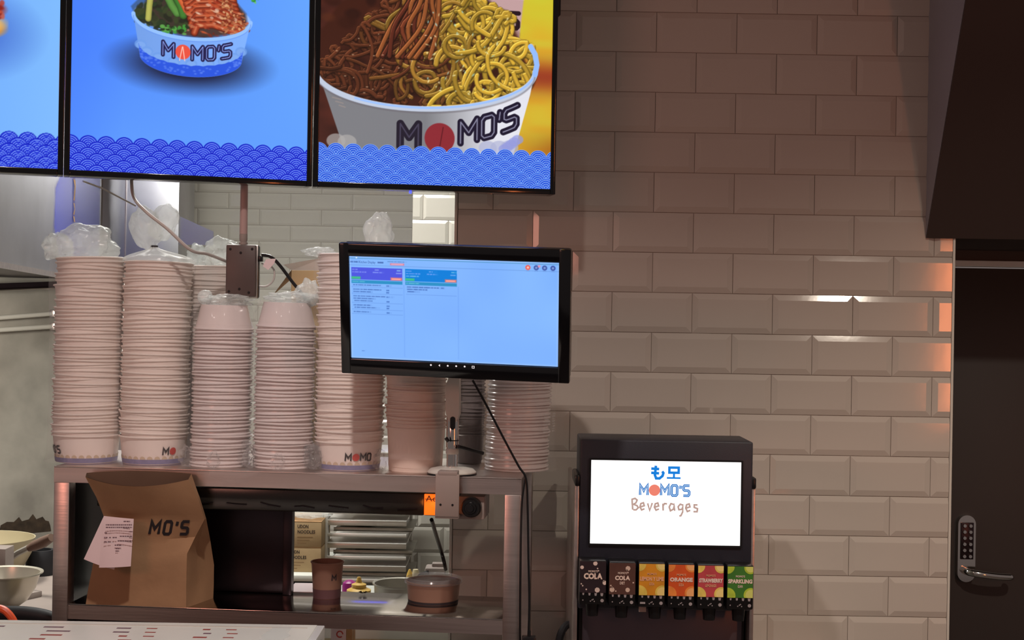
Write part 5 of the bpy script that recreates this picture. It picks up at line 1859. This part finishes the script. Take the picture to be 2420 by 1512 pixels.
for s, px in ((-1, 1362), (1, 1779)):
    x = DL(px, 1300).x
    MB().box(x - 0.0045, x + 0.0045, 0.004, 0.40, 0.0, DL(1570, 1152).z, 0.001).build('side_panel', M['steel'], dsp)
    z_ = DL(1570, 1138).z
    MB().box(x - 0.006, x + 0.006, 0.0, 0.14, z_ - 0.014, z_ + 0.012, 0.0045).build('shoulder_cap', M['black'], dsp)
# lit sign
sA, sB = DL(1394, 1286), DL(1748, 1088)
cxs = (DL(1394, 1286).x + DL(1748, 1286).x) / 2
sw = (DL(1748, 1190).x - DL(1394, 1190).x)
z0s, z1s = DL(1571, 1286).z, DL(1571, 1089).z
sign = MB().box(cxs - sw / 2, cxs + sw / 2, -0.0035, 0.002, z0s, z1s, 0.0008).build('lit_sign', M['white_lit'], dsp)
ff = MB()
for (xa, xb, za, zb) in ((cxs - sw / 2 - 0.004, cxs - sw / 2, z0s - 0.004, z1s + 0.004), (cxs + sw / 2, cxs + sw / 2 + 0.004, z0s - 0.004, z1s + 0.004), (cxs - sw / 2, cxs + sw / 2, z0s - 0.004, z0s), (cxs - sw / 2, cxs + sw / 2, z1s, z1s + 0.004)):
    ff.box(xa, xb, -0.005, 0.002, za, zb)
ff.build('sign_frame', M['black'], dsp, smooth=0)
PXM = YDSP / F
SG = lambda px, py: DL(px, py)


def sign_fn(y):
    return lambda u, v: (SG(u, 1200).x + (v - 1200) * 0, y, SG(1571, v).z)


sf = sign_fn(-0.0039)
blue = glow('lit_blue_lettering', (24, 128, 220))
blue2 = glow('lit_light_blue_lettering', (52, 120, 196))
paleb = glow('lit_pale_line', (205, 230, 250))
salmon = glow('lit_salmon_ball', (240, 132, 112))
taupe = glow('lit_taupe_lettering', (188, 158, 148))
g = MB()
for s in ([(1548, 1100), (1547, 1112), (1546, 1122), (1549, 1130), (1557, 1130), (1564, 1124), (1566, 1117), (1563, 1113)], [(1537, 1107), (1556, 1108)], [(1537, 1117), (1556, 1118)]):
    g.ribbon(s, 6.6, sf)
g.build('lettering', blue, sign, smooth=0)
g = MB()
for s in ([(1580, 1104), (1602, 1104), (1602, 1116), (1580, 1116)],):
    g.ribbon(s, 6.2, sf, closed=True)
g.ribbon([(1591, 1118), (1591, 1127)], 5, sf)
g.ribbon([(1574, 1128.5), (1607, 1128.5)], 4.4, sf)
g.build('lettering', blue, sign, smooth=0)
st, balls, w_ = logo_layout('M*MO\'S', 24, 0.14)
kx = 122.0 / w_
lo, li = MB(), MB()
sf2 = sign_fn(-0.0042)
for s in st:
    q = [(1510 + p[0] * kx, 1170 - p[1]) for p in s]
    lo.ribbon(q, 6.4, sf)
    li.ribbon(q, 1.3, sf2)
lo.build('lettering', blue2, sign, smooth=0)
li.build('lettering_inline', paleb, sign, smooth=0)
MB().disc(1510 + balls[0][0] * kx, 1158, 13.5, sf, 32).build('red_ball', salmon, sign, smooth=0)
hand = [
    [(1493, 1182), (1495, 1205)], [(1491, 1181), (1500, 1178), (1505, 1182), (1502, 1189), (1496, 1192), (1505, 1195), (1508, 1200), (1503, 1205), (1496, 1205)],
    [(1513, 1198), (1522, 1195), (1520, 1188), (1514, 1190), (1512, 1198), (1516, 1205), (1523, 1202)],
    [(1530, 1189), (1535, 1206), (1541, 1188)],
    [(1547, 1198), (1556, 1195), (1554, 1188), (1548, 1190), (1546, 1198), (1550, 1205), (1557, 1202)],
    [(1566, 1189), (1567, 1206)], [(1566, 1195), (1570, 1189), (1576, 1190)],
    [(1592, 1191), (1585, 1189), (1581, 1197), (1584, 1206), (1591, 1202), (1593, 1190), (1594, 1206)],
    [(1613, 1192), (1607, 1190), (1602, 1196), (1604, 1203), (1611, 1202), (1614, 1192), (1613, 1208), (1609, 1217), (1605, 1218)],
    [(1621, 1199), (1630, 1196), (1628, 1189), (1622, 1191), (1620, 1199), (1624, 1207), (1631, 1204)],
    [(1648, 1191), (1640, 1191), (1640, 1197), (1648, 1200), (1647, 1207), (1638, 1207)],
]
hb = MB()
for s in hand:
    hb.ribbon(s, 4.4, sf)
hb.build('lettering', taupe, sign, smooth=0)

# six valves
NAMES = [('COLA', '', 'cola'), ('COLA', 'DIET', 'diet'), ('LEMON Y LIME', 'SODA', 'lemon'), ('ORANGE', 'SODA', 'orange'), ('STRAWBERRY', 'LEMONADE', 'berry'), ('SPARKLING', 'GUAVA', 'green')]
LBL = {'cola': (40, 28, 34), 'diet': (84, 56, 48), 'lemon': (206, 138, 34), 'orange': (206, 84, 34), 'berry': (184, 70, 76), 'green': (60, 116, 44)}
DECO = {'cola': (214, 196, 186), 'diet': (210, 186, 170), 'lemon': (216, 190, 84), 'orange': (226, 134, 58), 'berry': (226, 200, 96), 'green': (176, 200, 60)}
pale = mat('cream_label_print', (226, 204, 190), 0.6)
palex = mat('peach_label_print', (226, 170, 130), 0.6)
icon = mat('grey_icon_print', (150, 144, 146), 0.6)
xs = [1362 + 2 + i * (1776 - 1364) / 6.0 for i in range(6)]
for i, (n1_, n2_, key) in enumerate(NAMES):
    pxa, pxb = xs[i] + 2.5, xs[i] + 65.5
    xa, xb = DL(pxa, 1370).x, DL(pxb, 1370).x
    xc = (xa + xb) / 2
    dz = 0.002 * (1 if i == 0 else 0) - 0.0008 * i
    zt_, zb2 = zhead + 0.002 + dz, DL(1570, 1424).z + dz
    v = MB().box(xa, xb, -0.045, 0.0, zb2, zt_, 0.004).build('valve', M['black'], dsp)
    v['label'] = {'cola': 'cola valve with a black label', 'diet': 'diet cola valve with a brown label', 'lemon': 'lemon and lime valve with a yellow label', 'orange': 'orange valve with an orange label', 'berry': 'strawberry valve with a pink label', 'green': 'sparkling valve with a green label'}[key]
    lw_, zl0, zl1 = (xb - xa) * 0.47, zt_ - 0.071, zt_ - 0.003
    if key in ('cola', 'diet'):
        lw_ = (xb - xa) * 0.485
    MB().box(xc - lw_, xc + lw_, -0.0465, -0.044, zl0, zl1).build('label_card', mat('label_' + key, LBL[key], 0.4, var=0.12, scale=30), v, smooth=0)
    yy = -0.0468
    deco = mat('label_print_' + key, DECO[key], 0.5, var=0.15, scale=60)
    mbd = MB()
    f3 = lambda u, v_, y=yy: (min(max(u, xc - lw_), xc + lw_), y, min(max(v_, zl0), zl1))
    r_ = random.Random(i + 20)
    if key in ('cola', 'diet'):
        for (u, v_, q) in (((-0.024, 0.055, 0.0042), (0.005, 0.064, 0.005), (0.026, 0.022, 0.005), (0.010, 0.006, 0.0058)) if key == 'cola' else ((0.012, 0.057, 0.0056), (-0.022, 0.010, 0.0056), (0.012, 0.010, 0.0052))):
            mbd.disc(xc + u, zl0 + v_, q, f3, 7, rings=1)
        for (u, v_) in ((0.012, 0.048), (0.010, 0.053), (-0.025, 0.019), (-0.022, 0.015), (0.024, 0.026), (-0.014, 0.007)):
            mbd.disc(xc + u, zl0 + v_, 0.0017, f3, 8, rings=1)
    else:
        for (u, v_, q) in ((-lw_, 0.067, 0.015), (lw_ * 0.8, 0.066, 0.014), (-lw_, 0.004, 0.018), (lw_ * 0.85, 0.006, 0.016)):
            mbd.disc(xc + u, zl0 + v_, q, f3, 22, rings=2)
    mbd.build('fruit_print' if key not in ('cola', 'diet') else 'ice_print', deco, v, smooth=0)['kind'] = 'stuff'
    if key not in ('cola', 'diet'):
        sl2 = MB()
        for (u, v_, q) in ((lw_ * 0.8, 0.066, 0.0105), (lw_ * 0.85, 0.006, 0.012)):
            sl2.disc(xc + u, zl0 + v_, q, lambda a_, b_: (min(max(a_, xc - lw_), xc + lw_), yy - 0.0002, min(max(b_, zl0), zl1)), 20, rings=2)
        sl2.build('slice_print', mat('slice_' + key, tuple(int(c * 0.6 + p * 0.4) for c, p in zip(DECO[key], (255, 236, 190))), 0.5), v, smooth=0)['kind'] = 'stuff'
    ft = lambda x, y, z_: (xc + x, yy - 0.0004, z_ + y)
    inkm = pale if key in ('cola', 'diet', 'green') else palex
    text_mesh("MOMO'S", 0.0062, lambda x, y: ft(x, y, zl0 + 0.0465), width=0.020, bold=0.02).build('lettering', inkm, v, smooth=0)
    big = {'cola': 0.041, 'diet': 0.033, 'lemon': 0.052, 'orange': 0.050, 'berry': 0.052, 'green': 0.053}[key]
    text_mesh(n1_, 0.0165 if key == 'cola' else (0.0125 if key == 'diet' else 0.0115), lambda x, y: ft(x, y, zl0 + 0.0355), width=big, bold=0.055).build('lettering', pale if key != 'lemon' else palex, v, smooth=0)
    if n2_:
        text_mesh(n2_, 0.0085, lambda x, y: ft(x, y, zl0 + 0.0245), width=0.011 if len(n2_) < 6 else 0.024, bold=0.02).build('lettering', inkm, v, smooth=0)
    ic = MB()
    fi_ = lambda u, v_: (u, -0.0455, v_)
    for k in range(4):
        u = xc + (k - 1.5) * 0.0135
        zc = zb2 + 0.024
        hs = 0.003 + 0.0006 * k
        ic.add([fi_(u - hs * 0.8, zc + hs), fi_(u + hs * 0.8, zc + hs), fi_(u + hs * 0.45, zc - hs), fi_(u - hs * 0.45, zc - hs)], [(0, 1, 2, 3)])
    ic.disc(xc + 0.021, zb2 + 0.0095, 0.0038, fi_, 16, rings=1)
    for (u, v_) in ((-0.0045, 0.008), (0.004, 0.0075), (-0.001, 0.0105), (0.0015, 0.012), (-0.021, 0.010)):
        ic.disc(xc + u, zb2 + v_, 0.0014, fi_, 8, rings=1)
    ic.build('button_icons', icon, v, smooth=0)['kind'] = 'stuff'
    MB().lathe([(0.0150, zb2 + 0.003), (0.0150, zb2 - 0.002), (0.0128, zb2 - 0.028), (0.0, zb2 - 0.028)], 20, (xc + 0.001 + (0.009 if key == 'lemon' else 0), -0.020, 0)).build('nozzle', M['black'], v)
    if key == 'lemon':
        MB().box(xc - 0.026, xc - 0.010, -0.032, -0.030, zb2 - 0.013, zb2 + 0.001).build('paper_tab', M['grey_paint'], v, smooth=0)
        MB().box(xc - 0.025, xc - 0.0135, -0.0459, -0.0452, zb2 + 0.0075, zb2 + 0.0115).build('code_plate', icon, v, smooth=0)
lkp = DL(1789, 1372)
MB().lathe([(0.0115, 0.0), (0.0115, 0.006), (0.0085, 0.010), (0.0, 0.0105)], 18, (hw + 0.004, 0.10, lkp.z), 'x').build('side_lock', M['chrome'], dsp)

# ================================================================== COUNTER DISPLAY CASE WITH PRINTED SHEET
ZC = 1.05
q1, q0 = at(768, 1473, 2.755), at(-40, 1466, 2.73)
xr, yb2 = q1.x, q1.y
dc = thing('counter_case', 'low white counter case under the printed menu sheet', 'counter', (xr, yb2, 0))
MB().box(-1.4, 0, -0.60, 0, ZC - 0.05, ZC - 0.004, 0.002).build('top_slab', M['white_top'], dc)
MB().box(-1.39, -0.004, -0.59, -0.006, 0.0, ZC - 0.05).build('case_body', M['steel_mirror'], dc, smooth=0)
MB().lathe([(0.0, 0.0), (0.004, 0.0), (0.004, 0.002)], 12, (0.0, -0.06, ZC - 0.022), 'x').build('rivet', M['chrome'], dc)
ms = thing('menu_sheet', 'laminated menu sheet with red and black text taped on the counter case', 'menu sheet', (xr, yb2, ZC - 0.004))
MB().box(-1.38, -0.015, -0.58, -0.004, 0.0, 0.0012).build('sheet', mat('sheet_paper', (228, 232, 222), 0.3, var=0.04), ms, smooth=0)
MB().box(-1.38, -0.03, -0.035, -0.030, 0.0012, 0.0020).build('tape_edge', M['white_plastic'], ms, smooth=0)
tpe = MB()
for k in range(22):
    tpe.add([(-0.10 + rng.uniform(-0.006, 0.006) + 0.012 * 0, -0.03 - 0.025 * k, 0.0018), (-0.055 + rng.uniform(-0.006, 0.006), -0.03 - 0.025 * k, 0.0024)], [])
n_ = 22
tpe.f = [(2 * k, 2 * k + 1, 2 * k + 3, 2 * k + 2) for k in range(n_ - 1)]
tpe.build('clear_tape', M['film_dense'], ms)
red, blk = MB(), MB()
r_ = random.Random(31)
for col in range(9):
    x = -0.20 - 0.135 * col
    for row in range(16):
        y = -0.055 - 0.033 * row
        mb = red if r_.random() < 0.62 else blk
        ln = r_.uniform(0.02, 0.09) if col > 1 else r_.uniform(0.012, 0.03)
        u0 = x - r_.uniform(0, 0.03)
        mb.box(u0 - ln, u0, y - 0.009, y, 0.0012, 0.0016)
        if col <= 1:
            red.box(u0 + 0.03, u0 + 0.05, y - 0.006, y, 0.0012, 0.0016)
red.build('red_text', M['red_ink'], ms, smooth=0)['kind'] = 'stuff'
blk.build('black_text', M['ink_soft'], ms, smooth=0)['kind'] = 'stuff'

# orange and black things behind the case at the cook line
p = at(5, 1470, 3.3)
og = thing('ladle_rest', 'bright orange plastic handle curving up behind the counter case', 'handle', (p.x, 3.3, BENCH))
inv = Vector(og.location)
MB().tube([q - inv for q in catmull([at(-30, 1436, 3.3), at(2, 1438, 3.3), at(20, 1450, 3.3), at(34, 1472, 3.3), at(38, 1500, 3.3), Vector((at(38, 1500, 3.3).x, 3.3, BENCH + 0.01))], 5)], 0.009, 10).build('grip', M['orange_plastic'], og)
MB().box(-0.05, 0.03, -0.02, 0.03, 0.0, 0.012, 0.003).build('base', M['black'], og)
ck = at(75, 1466, 3.5)
kn = MB().tube(catmull([at(-20, 1448, 3.55), at(30, 1448, 3.55), at(70, 1450, 3.55), at(112, 1458, 3.55), at(150, 1475, 3.55)], 5), 0.018, 12)
tag(kn.build('gas_hose', M['black_mat']), 'thick black rubber hose behind the counter case', 'hose')

# ================================================================== BACK KITCHEN SEEN THROUGH THE SHELF
KZ = 0.80
kt = thing('prep_counter', 'white topped prep counter behind the pass shelf', 'counter', (-1.15, 3.85, 0))
MB().box(0, 1.12, 0, 0.62, KZ - 0.03, KZ, 0.003).build('worktop', M['white_top'], kt)
MB().box(0.01, 1.11, 0.02, 0.60, 0.0, KZ - 0.03).build('cabinet', M['cream_plastic'], kt, smooth=0)
YK = 4.95
bz_ = at(725, 1352, YK).z
bk = thing('storage_counter', 'white storage counter at the back that carries the noodle cartons', 'counter', (at(560, 1352, YK).x, YK - 0.06, 0))
bwid = at(757, 1352, YK).x - bk.location.x
MB().box(0, bwid, 0, 0.5, bz_ - 0.022, bz_, 0.003).build('worktop', M['white_top'], bk)
MB().box(0.02, bwid - 0.02, 0.03, 0.48, 0.0, bz_ - 0.06).build('cabinet', M['teal'], bk, smooth=0)
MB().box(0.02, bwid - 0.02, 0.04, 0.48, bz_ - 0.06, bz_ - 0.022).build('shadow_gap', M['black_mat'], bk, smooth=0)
tub = at(722, 1395, 4.7)
# two noodle cartons
cw = 0.30
for k, (ya, yb, sh_, txt) in enumerate(((1293, 1352, 0.0, ('UDON', 'NOODLES')), (1232, 1291, 0.006, ('UDON', 'NOODLES')))):
    za, zb = at(730, yb, YK).z, at(730, ya, YK).z
    if k == 1:
        za = prev_top
    xr_ = at(759, 1300, YK).x
    ct = thing('noodle_carton', ('lower' if k == 0 else 'upper') + ' of two brown udon noodle cartons stacked on the storage counter', 'carton', (xr_ - cw, YK, za))
    MB().box(0, cw, 0, 0.24, 0, zb - za - 0.001, 0.002).build('carton_body', M['carton'], ct)
    tx0 = (at(703 if k else 683, 1245, YK).x) - ct.location.x
    hh = zb - za
    for j, wd in enumerate(txt):
        m_ = text_mesh(wd, 0.0165, lambda x, y, j=j: (tx0 + x, -0.0006, hh * 0.80 - 0.019 * j + y), align='LEFT', bold=0.02, width=(0.038 if j == 0 else 0.062))
        m_.build('lettering', M['ink'], ct, smooth=0)
    for j in range(3):
        MB().box(tx0, tx0 + 0.055 - 0.012 * j, -0.0006, 0.0, hh * 0.38 - 0.011 * j, hh * 0.38 - 0.011 * j + 0.0025).build('print_line', mat('carton_print', (140, 112, 78), 0.8) if (k, j) == (0, 0) else bpy.data.materials['carton_print'], ct, smooth=0)
    MB().box(0, cw, -0.0004, 0.2, zb - za - 0.0015, zb - za - 0.0005).build('tape', M['tape'], ct, smooth=0)
    prev_top = zb
o = tag(crumple((at(725, 1224, YK).x, YK + 0.1, prev_top + 0.012), 0.07, 0.08, 0.011, 3.3, 0.4, 3).build('folded_bag', M['film_dense']), 'crumpled clear bag lying on the upper noodle carton', 'plastic bag')

# aluminium tray rack with channel rails
YR2 = 5.05
rx0, rx1 = at(763, 1300, YR2).x, at(960, 1300, YR2).x
rk = thing('tray_rack', 'aluminium rack of horizontal channel rails and trays behind the pass shelf', 'rack', (rx0, YR2, 0))
RW = rx1 - rx0
MB().box(0, 0.017, 0.0, 0.03, 0.0, 1.45, 0.002).build('upright', M['alu'], rk)
MB().box(-0.004, 0.0, -0.002, 0.03, 0.0, 1.45).build('upright_edge', M['white_top'], rk, smooth=0)
MB().box(RW - 0.012, RW, 0.3, 0.33, 0.0, 1.45, 0.002).build('upright', M['alu'], rk)
MB().box(0, 0.017, 0.4, 0.43, 0.0, 1.45, 0.002).build('upright', M['alu'], rk)
zz0 = at(860, 1234, YR2).z
for k in range(-3, 5):
    z_ = zz0 - 0.0815 * k
    MB().box(0.016, RW, -0.002, 0.004, z_ - 0.012, z_ + 0.004, 0.001).build('rail', M['alu'], rk)
    MB().box(0.016, RW, -0.006, 0.30, z_ + 0.004, z_ + 0.008, 0.001).build('rail', M['alu'], rk)
    MB().box(0.016, RW, -0.004, 0.004, z_ - 0.052, z_ - 0.040, 0.001).build('rail', M['alu'], rk)
    # shallow tray with a bright rim on each level
    ty = 0.02
    trb = MB().box(0.035, RW + 0.02, ty, ty + 0.30, z_ - 0.036, z_ - 0.030, 0.002)
    trb.box(0.035, RW + 0.02, ty, ty + 0.004, z_ - 0.036, z_ - 0.022, 0.001)
    trb.build('tray', M['dirty_steel'], rk)
    if k in (0, 1):
        MB().box(0.10, 0.17, 0.12, 0.2, z_ - 0.030, z_ - 0.014, 0.002).build('dark_insert', M['black_mat'], rk)
        MB().box(0.045, 0.09, 0.12, 0.2, z_ - 0.030, z_ - 0.014, 0.002).build('white_insert', M['white_plastic'], rk)

# sauce bottle with stepped yellow cap, purple cap, white tray, bowls on the prep counter
YQ = 4.0
p = at(848, 1400, YQ)
sb2 = thing('sauce_bottle', 'squeeze bottle with a stepped yellow nozzle cap on the prep counter', 'bottle', (p.x, YQ, KZ))
zz = lambda py: at(848, py, YQ).z - KZ
MB().lathe([(0.0, 0.0), (0.034, 0.0), (0.036, 0.01), (0.036, max(0.02, zz(1412))), (0.033, zz(1408))], 28).build('bottle_body', M['white_plastic'], sb2)
MB().lathe([(0.033, zz(1409)), (0.0345, zz(1407)), (0.0345, zz(1393)), (0.021, zz(1388)), (0.021, zz(1380)), (0.009, zz(1376)), (0.0055, zz(1365)), (0.0045, zz(1363)), (0.0, zz(1363))], 28).build('nozzle_cap', M['yellow_plastic'], sb2)
p = at(826, 1390, 4.12)
pu = thing('sauce_bottle', 'squeeze bottle with a rounded purple cap behind the yellow capped bottle', 'bottle', (p.x, 4.12, KZ))
zz = lambda py: at(826, py, 4.12).z - KZ
MB().lathe([(0.0, 0.0), (0.030, 0.0), (0.030, zz(1412)), (0.026, zz(1408))], 24).build('bottle_body', M['cream_plastic'], pu)
MB().lathe([(0.022, zz(1410)), (0.022, zz(1385)), (0.019, zz(1376)), (0.010, zz(1371)), (0.0, zz(1370))], 24).build('cap', M['purple_plastic'], pu)
p = at(922, 1400, 3.75)
ab = thing('steel_pan', 'grey metal pan with a rolled rim behind the lidded bowl', 'pan', (at(946, 1400, 3.98).x, 3.98, KZ))
zz = lambda py: at(930, py, 3.95).z - KZ
MB().lathe([(0.0, 0.0), (0.066, 0.0), (0.072, 0.01), (0.074, zz(1386)), (0.079, zz(1383)), (0.079, zz(1380)), (0.073, zz(1382)), (0.068, 0.012), (0.0, 0.006)], 36).build('bowl_shell', M['dirty_steel'], ab)
# folded napkin sheet and herb scrap
p = at(735, 1420, 3.36)
nap = on_shelf(722, 1425, 0.26, ZS)
tag(MB().box(nap.x - 0.035, nap.x + 0.04, nap.y - 0.05, nap.y + 0.06, ZS + 0.0005, ZS + 0.003, 0.001).build('napkin', M['receipt']), 'folded white napkin behind the brown paper cup', 'napkin')
hs = on_shelf(858, 1410, 0.23, ZS)
hsr = thing('herb_scrap', 'small dark green herb scrap lying on the lower shelf', 'herb', hs)
for k in range(5):
    a = k * 1.3
    MB().add([(0, 0, 0.001), (0.006 * math.cos(a), 0.006 * math.sin(a), 0.006), (0.012 * math.cos(a + 0.3), 0.012 * math.sin(a + 0.3), 0.003), (0.006 * math.cos(a + 0.8), 0.006 * math.sin(a + 0.8), 0.001)], [(0, 1, 2, 3)]).build('leaf', mat('herb_green', (74, 66, 36), 0.7) if k == 0 else bpy.data.materials['herb_green'], hsr, smooth=0)
# cone nozzles and grey tape dispenser by the pillar
YN = 4.25
for k, (px, nm, lab) in enumerate(((968, 'piping_nozzle', 'cream cone nozzle bottle behind the grey metal pan'), (982, 'piping_nozzle', 'rounded cream nozzle bottle beside the grey dispenser'))):
    p = at(px, 1370, YN)
    t_ = thing(nm, lab, 'bottle', (p.x, YN, KZ))
    z1_ = at(px, 1345, YN).z - KZ
    MB().lathe([(0, 0), (0.028, 0), (0.028, z1_ - 0.035), (0.02, z1_ - 0.028)], 20).build('bottle_body', M['cream_plastic'], t_)
    MB().lathe([(0.012, z1_ - 0.03), (0.008 if k == 0 else 0.011, z1_ - 0.012), (0.003 if k == 0 else 0.008, z1_), (0, z1_ + 0.001)], 16).build('cap', M['yellow_plastic'] if k == 0 else M['cream_plastic'], t_)
p = at(1028, 1370, 4.2)
td = thing('label_dispenser', 'small grey plastic label dispenser at the foot of the tiled pillar', 'dispenser', (p.x, 4.2, KZ))
zc = at(1028, 1352, 4.2).z - KZ
MB().box(-0.030, 0.030, -0.02, 0.05, zc - 0.018, zc + 0.016, 0.006).build('upper_case', M['grey_paint'], td)
MB().box(-0.026, 0.028, -0.016, 0.045, zc - 0.045, zc - 0.018, 0.005).build('lower_case', M['white_plastic'], td)
MB().box(-0.022, 0.022, -0.01, 0.04, 0.0, zc - 0.04).build('pedestal', M['grey_paint'], td, smooth=0)
MB().box(-0.010, 0.028, -0.0, 0.03, zc + 0.016, zc + 0.026, 0.002).build('top_latch', M['grey_paint'], td)
pk = at(990, 1372, 4.2)
tag(MB().tube(catmull([at(985, 1368, 4.18), at(995, 1358, 4.17), at(1012, 1352, 4.16)], 5), 0.006, 8).build('tong_handle', M['black']), 'short black tong handle beside the grey label dispenser', 'tongs')
# power lead hanging from the heat lamp down to the dispenser
tag(MB().tube(catmull([at(1020, 1228, 3.2), at(1030, 1262, 3.35), at(1042, 1300, 3.5), at(1050, 1330, 3.52), at(1053, 1345, 3.55)], 6), 0.0048, 8).build('lamp_lead', M['black']), 'black lead slanting from the heat lamp down behind the shelf', 'cable')
# things under the lower shelf
p = at(800, 1500, 4.0)
bx_ = thing('leaflet_box', 'white and orange carton standing below the lower shelf', 'carton', (at(782, 1500, 3.7).x, 3.70, 0.70))
zq = at(800, 1484, 3.7).z - 0.70
wq = at(832, 1500, 3.7).x - at(782, 1500, 3.7).x
MB().box(0, wq * 0.72, 0, 0.08, 0, zq, 0.001).build('white_side', M['receipt'], bx_, smooth=0)
MB().box(wq * 0.72, wq, 0, 0.08, 0, zq, 0.001).build('orange_side', M['tape'], bx_, smooth=0)
MB().ribbon([(wq * 0.42 + 0.008 * math.cos(a * 0.5), zq - 0.016 + 0.008 * math.sin(a * 0.5)) for a in range(12)], 0.003, lambda u, v: (u, -0.0006, v)).build('red_mark', M['red_ball'], bx_, smooth=0)
# dark hose stub beside the dispenser
tag(MB().tube(catmull([at(1318, 1530, 3.3), at(1326, 1496, 3.3), at(1338, 1478, 3.32), at(1352, 1474, 3.34)], 5), 0.009, 10).build('drain_hose', M['black_mat']), 'dark drain hose curving out beside the drink dispenser', 'hose')

# unseen blue light, added behind the monitor for the blue reflection on the lower shelf
il = thing('added_blue_light', 'added white fitting with blue tubes, unseen on the back wall behind the monitor', 'added light', (-0.56, YB - 0.004, 1.58))
MB().box(-0.13, 0.13, -0.012, 0.0, 0.0, 0.24, 0.004).build('back_plate', M['white_plastic'], il)
MB().box(-0.13, 0.13, -0.08, 0.0, -0.012, 0.0, 0.003).build('lower_tray', M['white_plastic'], il)
for k in range(2):
    MB().tube([(-0.11, -0.035, 0.07 + 0.09 * k), (0.11, -0.035, 0.07 + 0.09 * k)], 0.011, 12).build('tube', M['led_blue'], il)
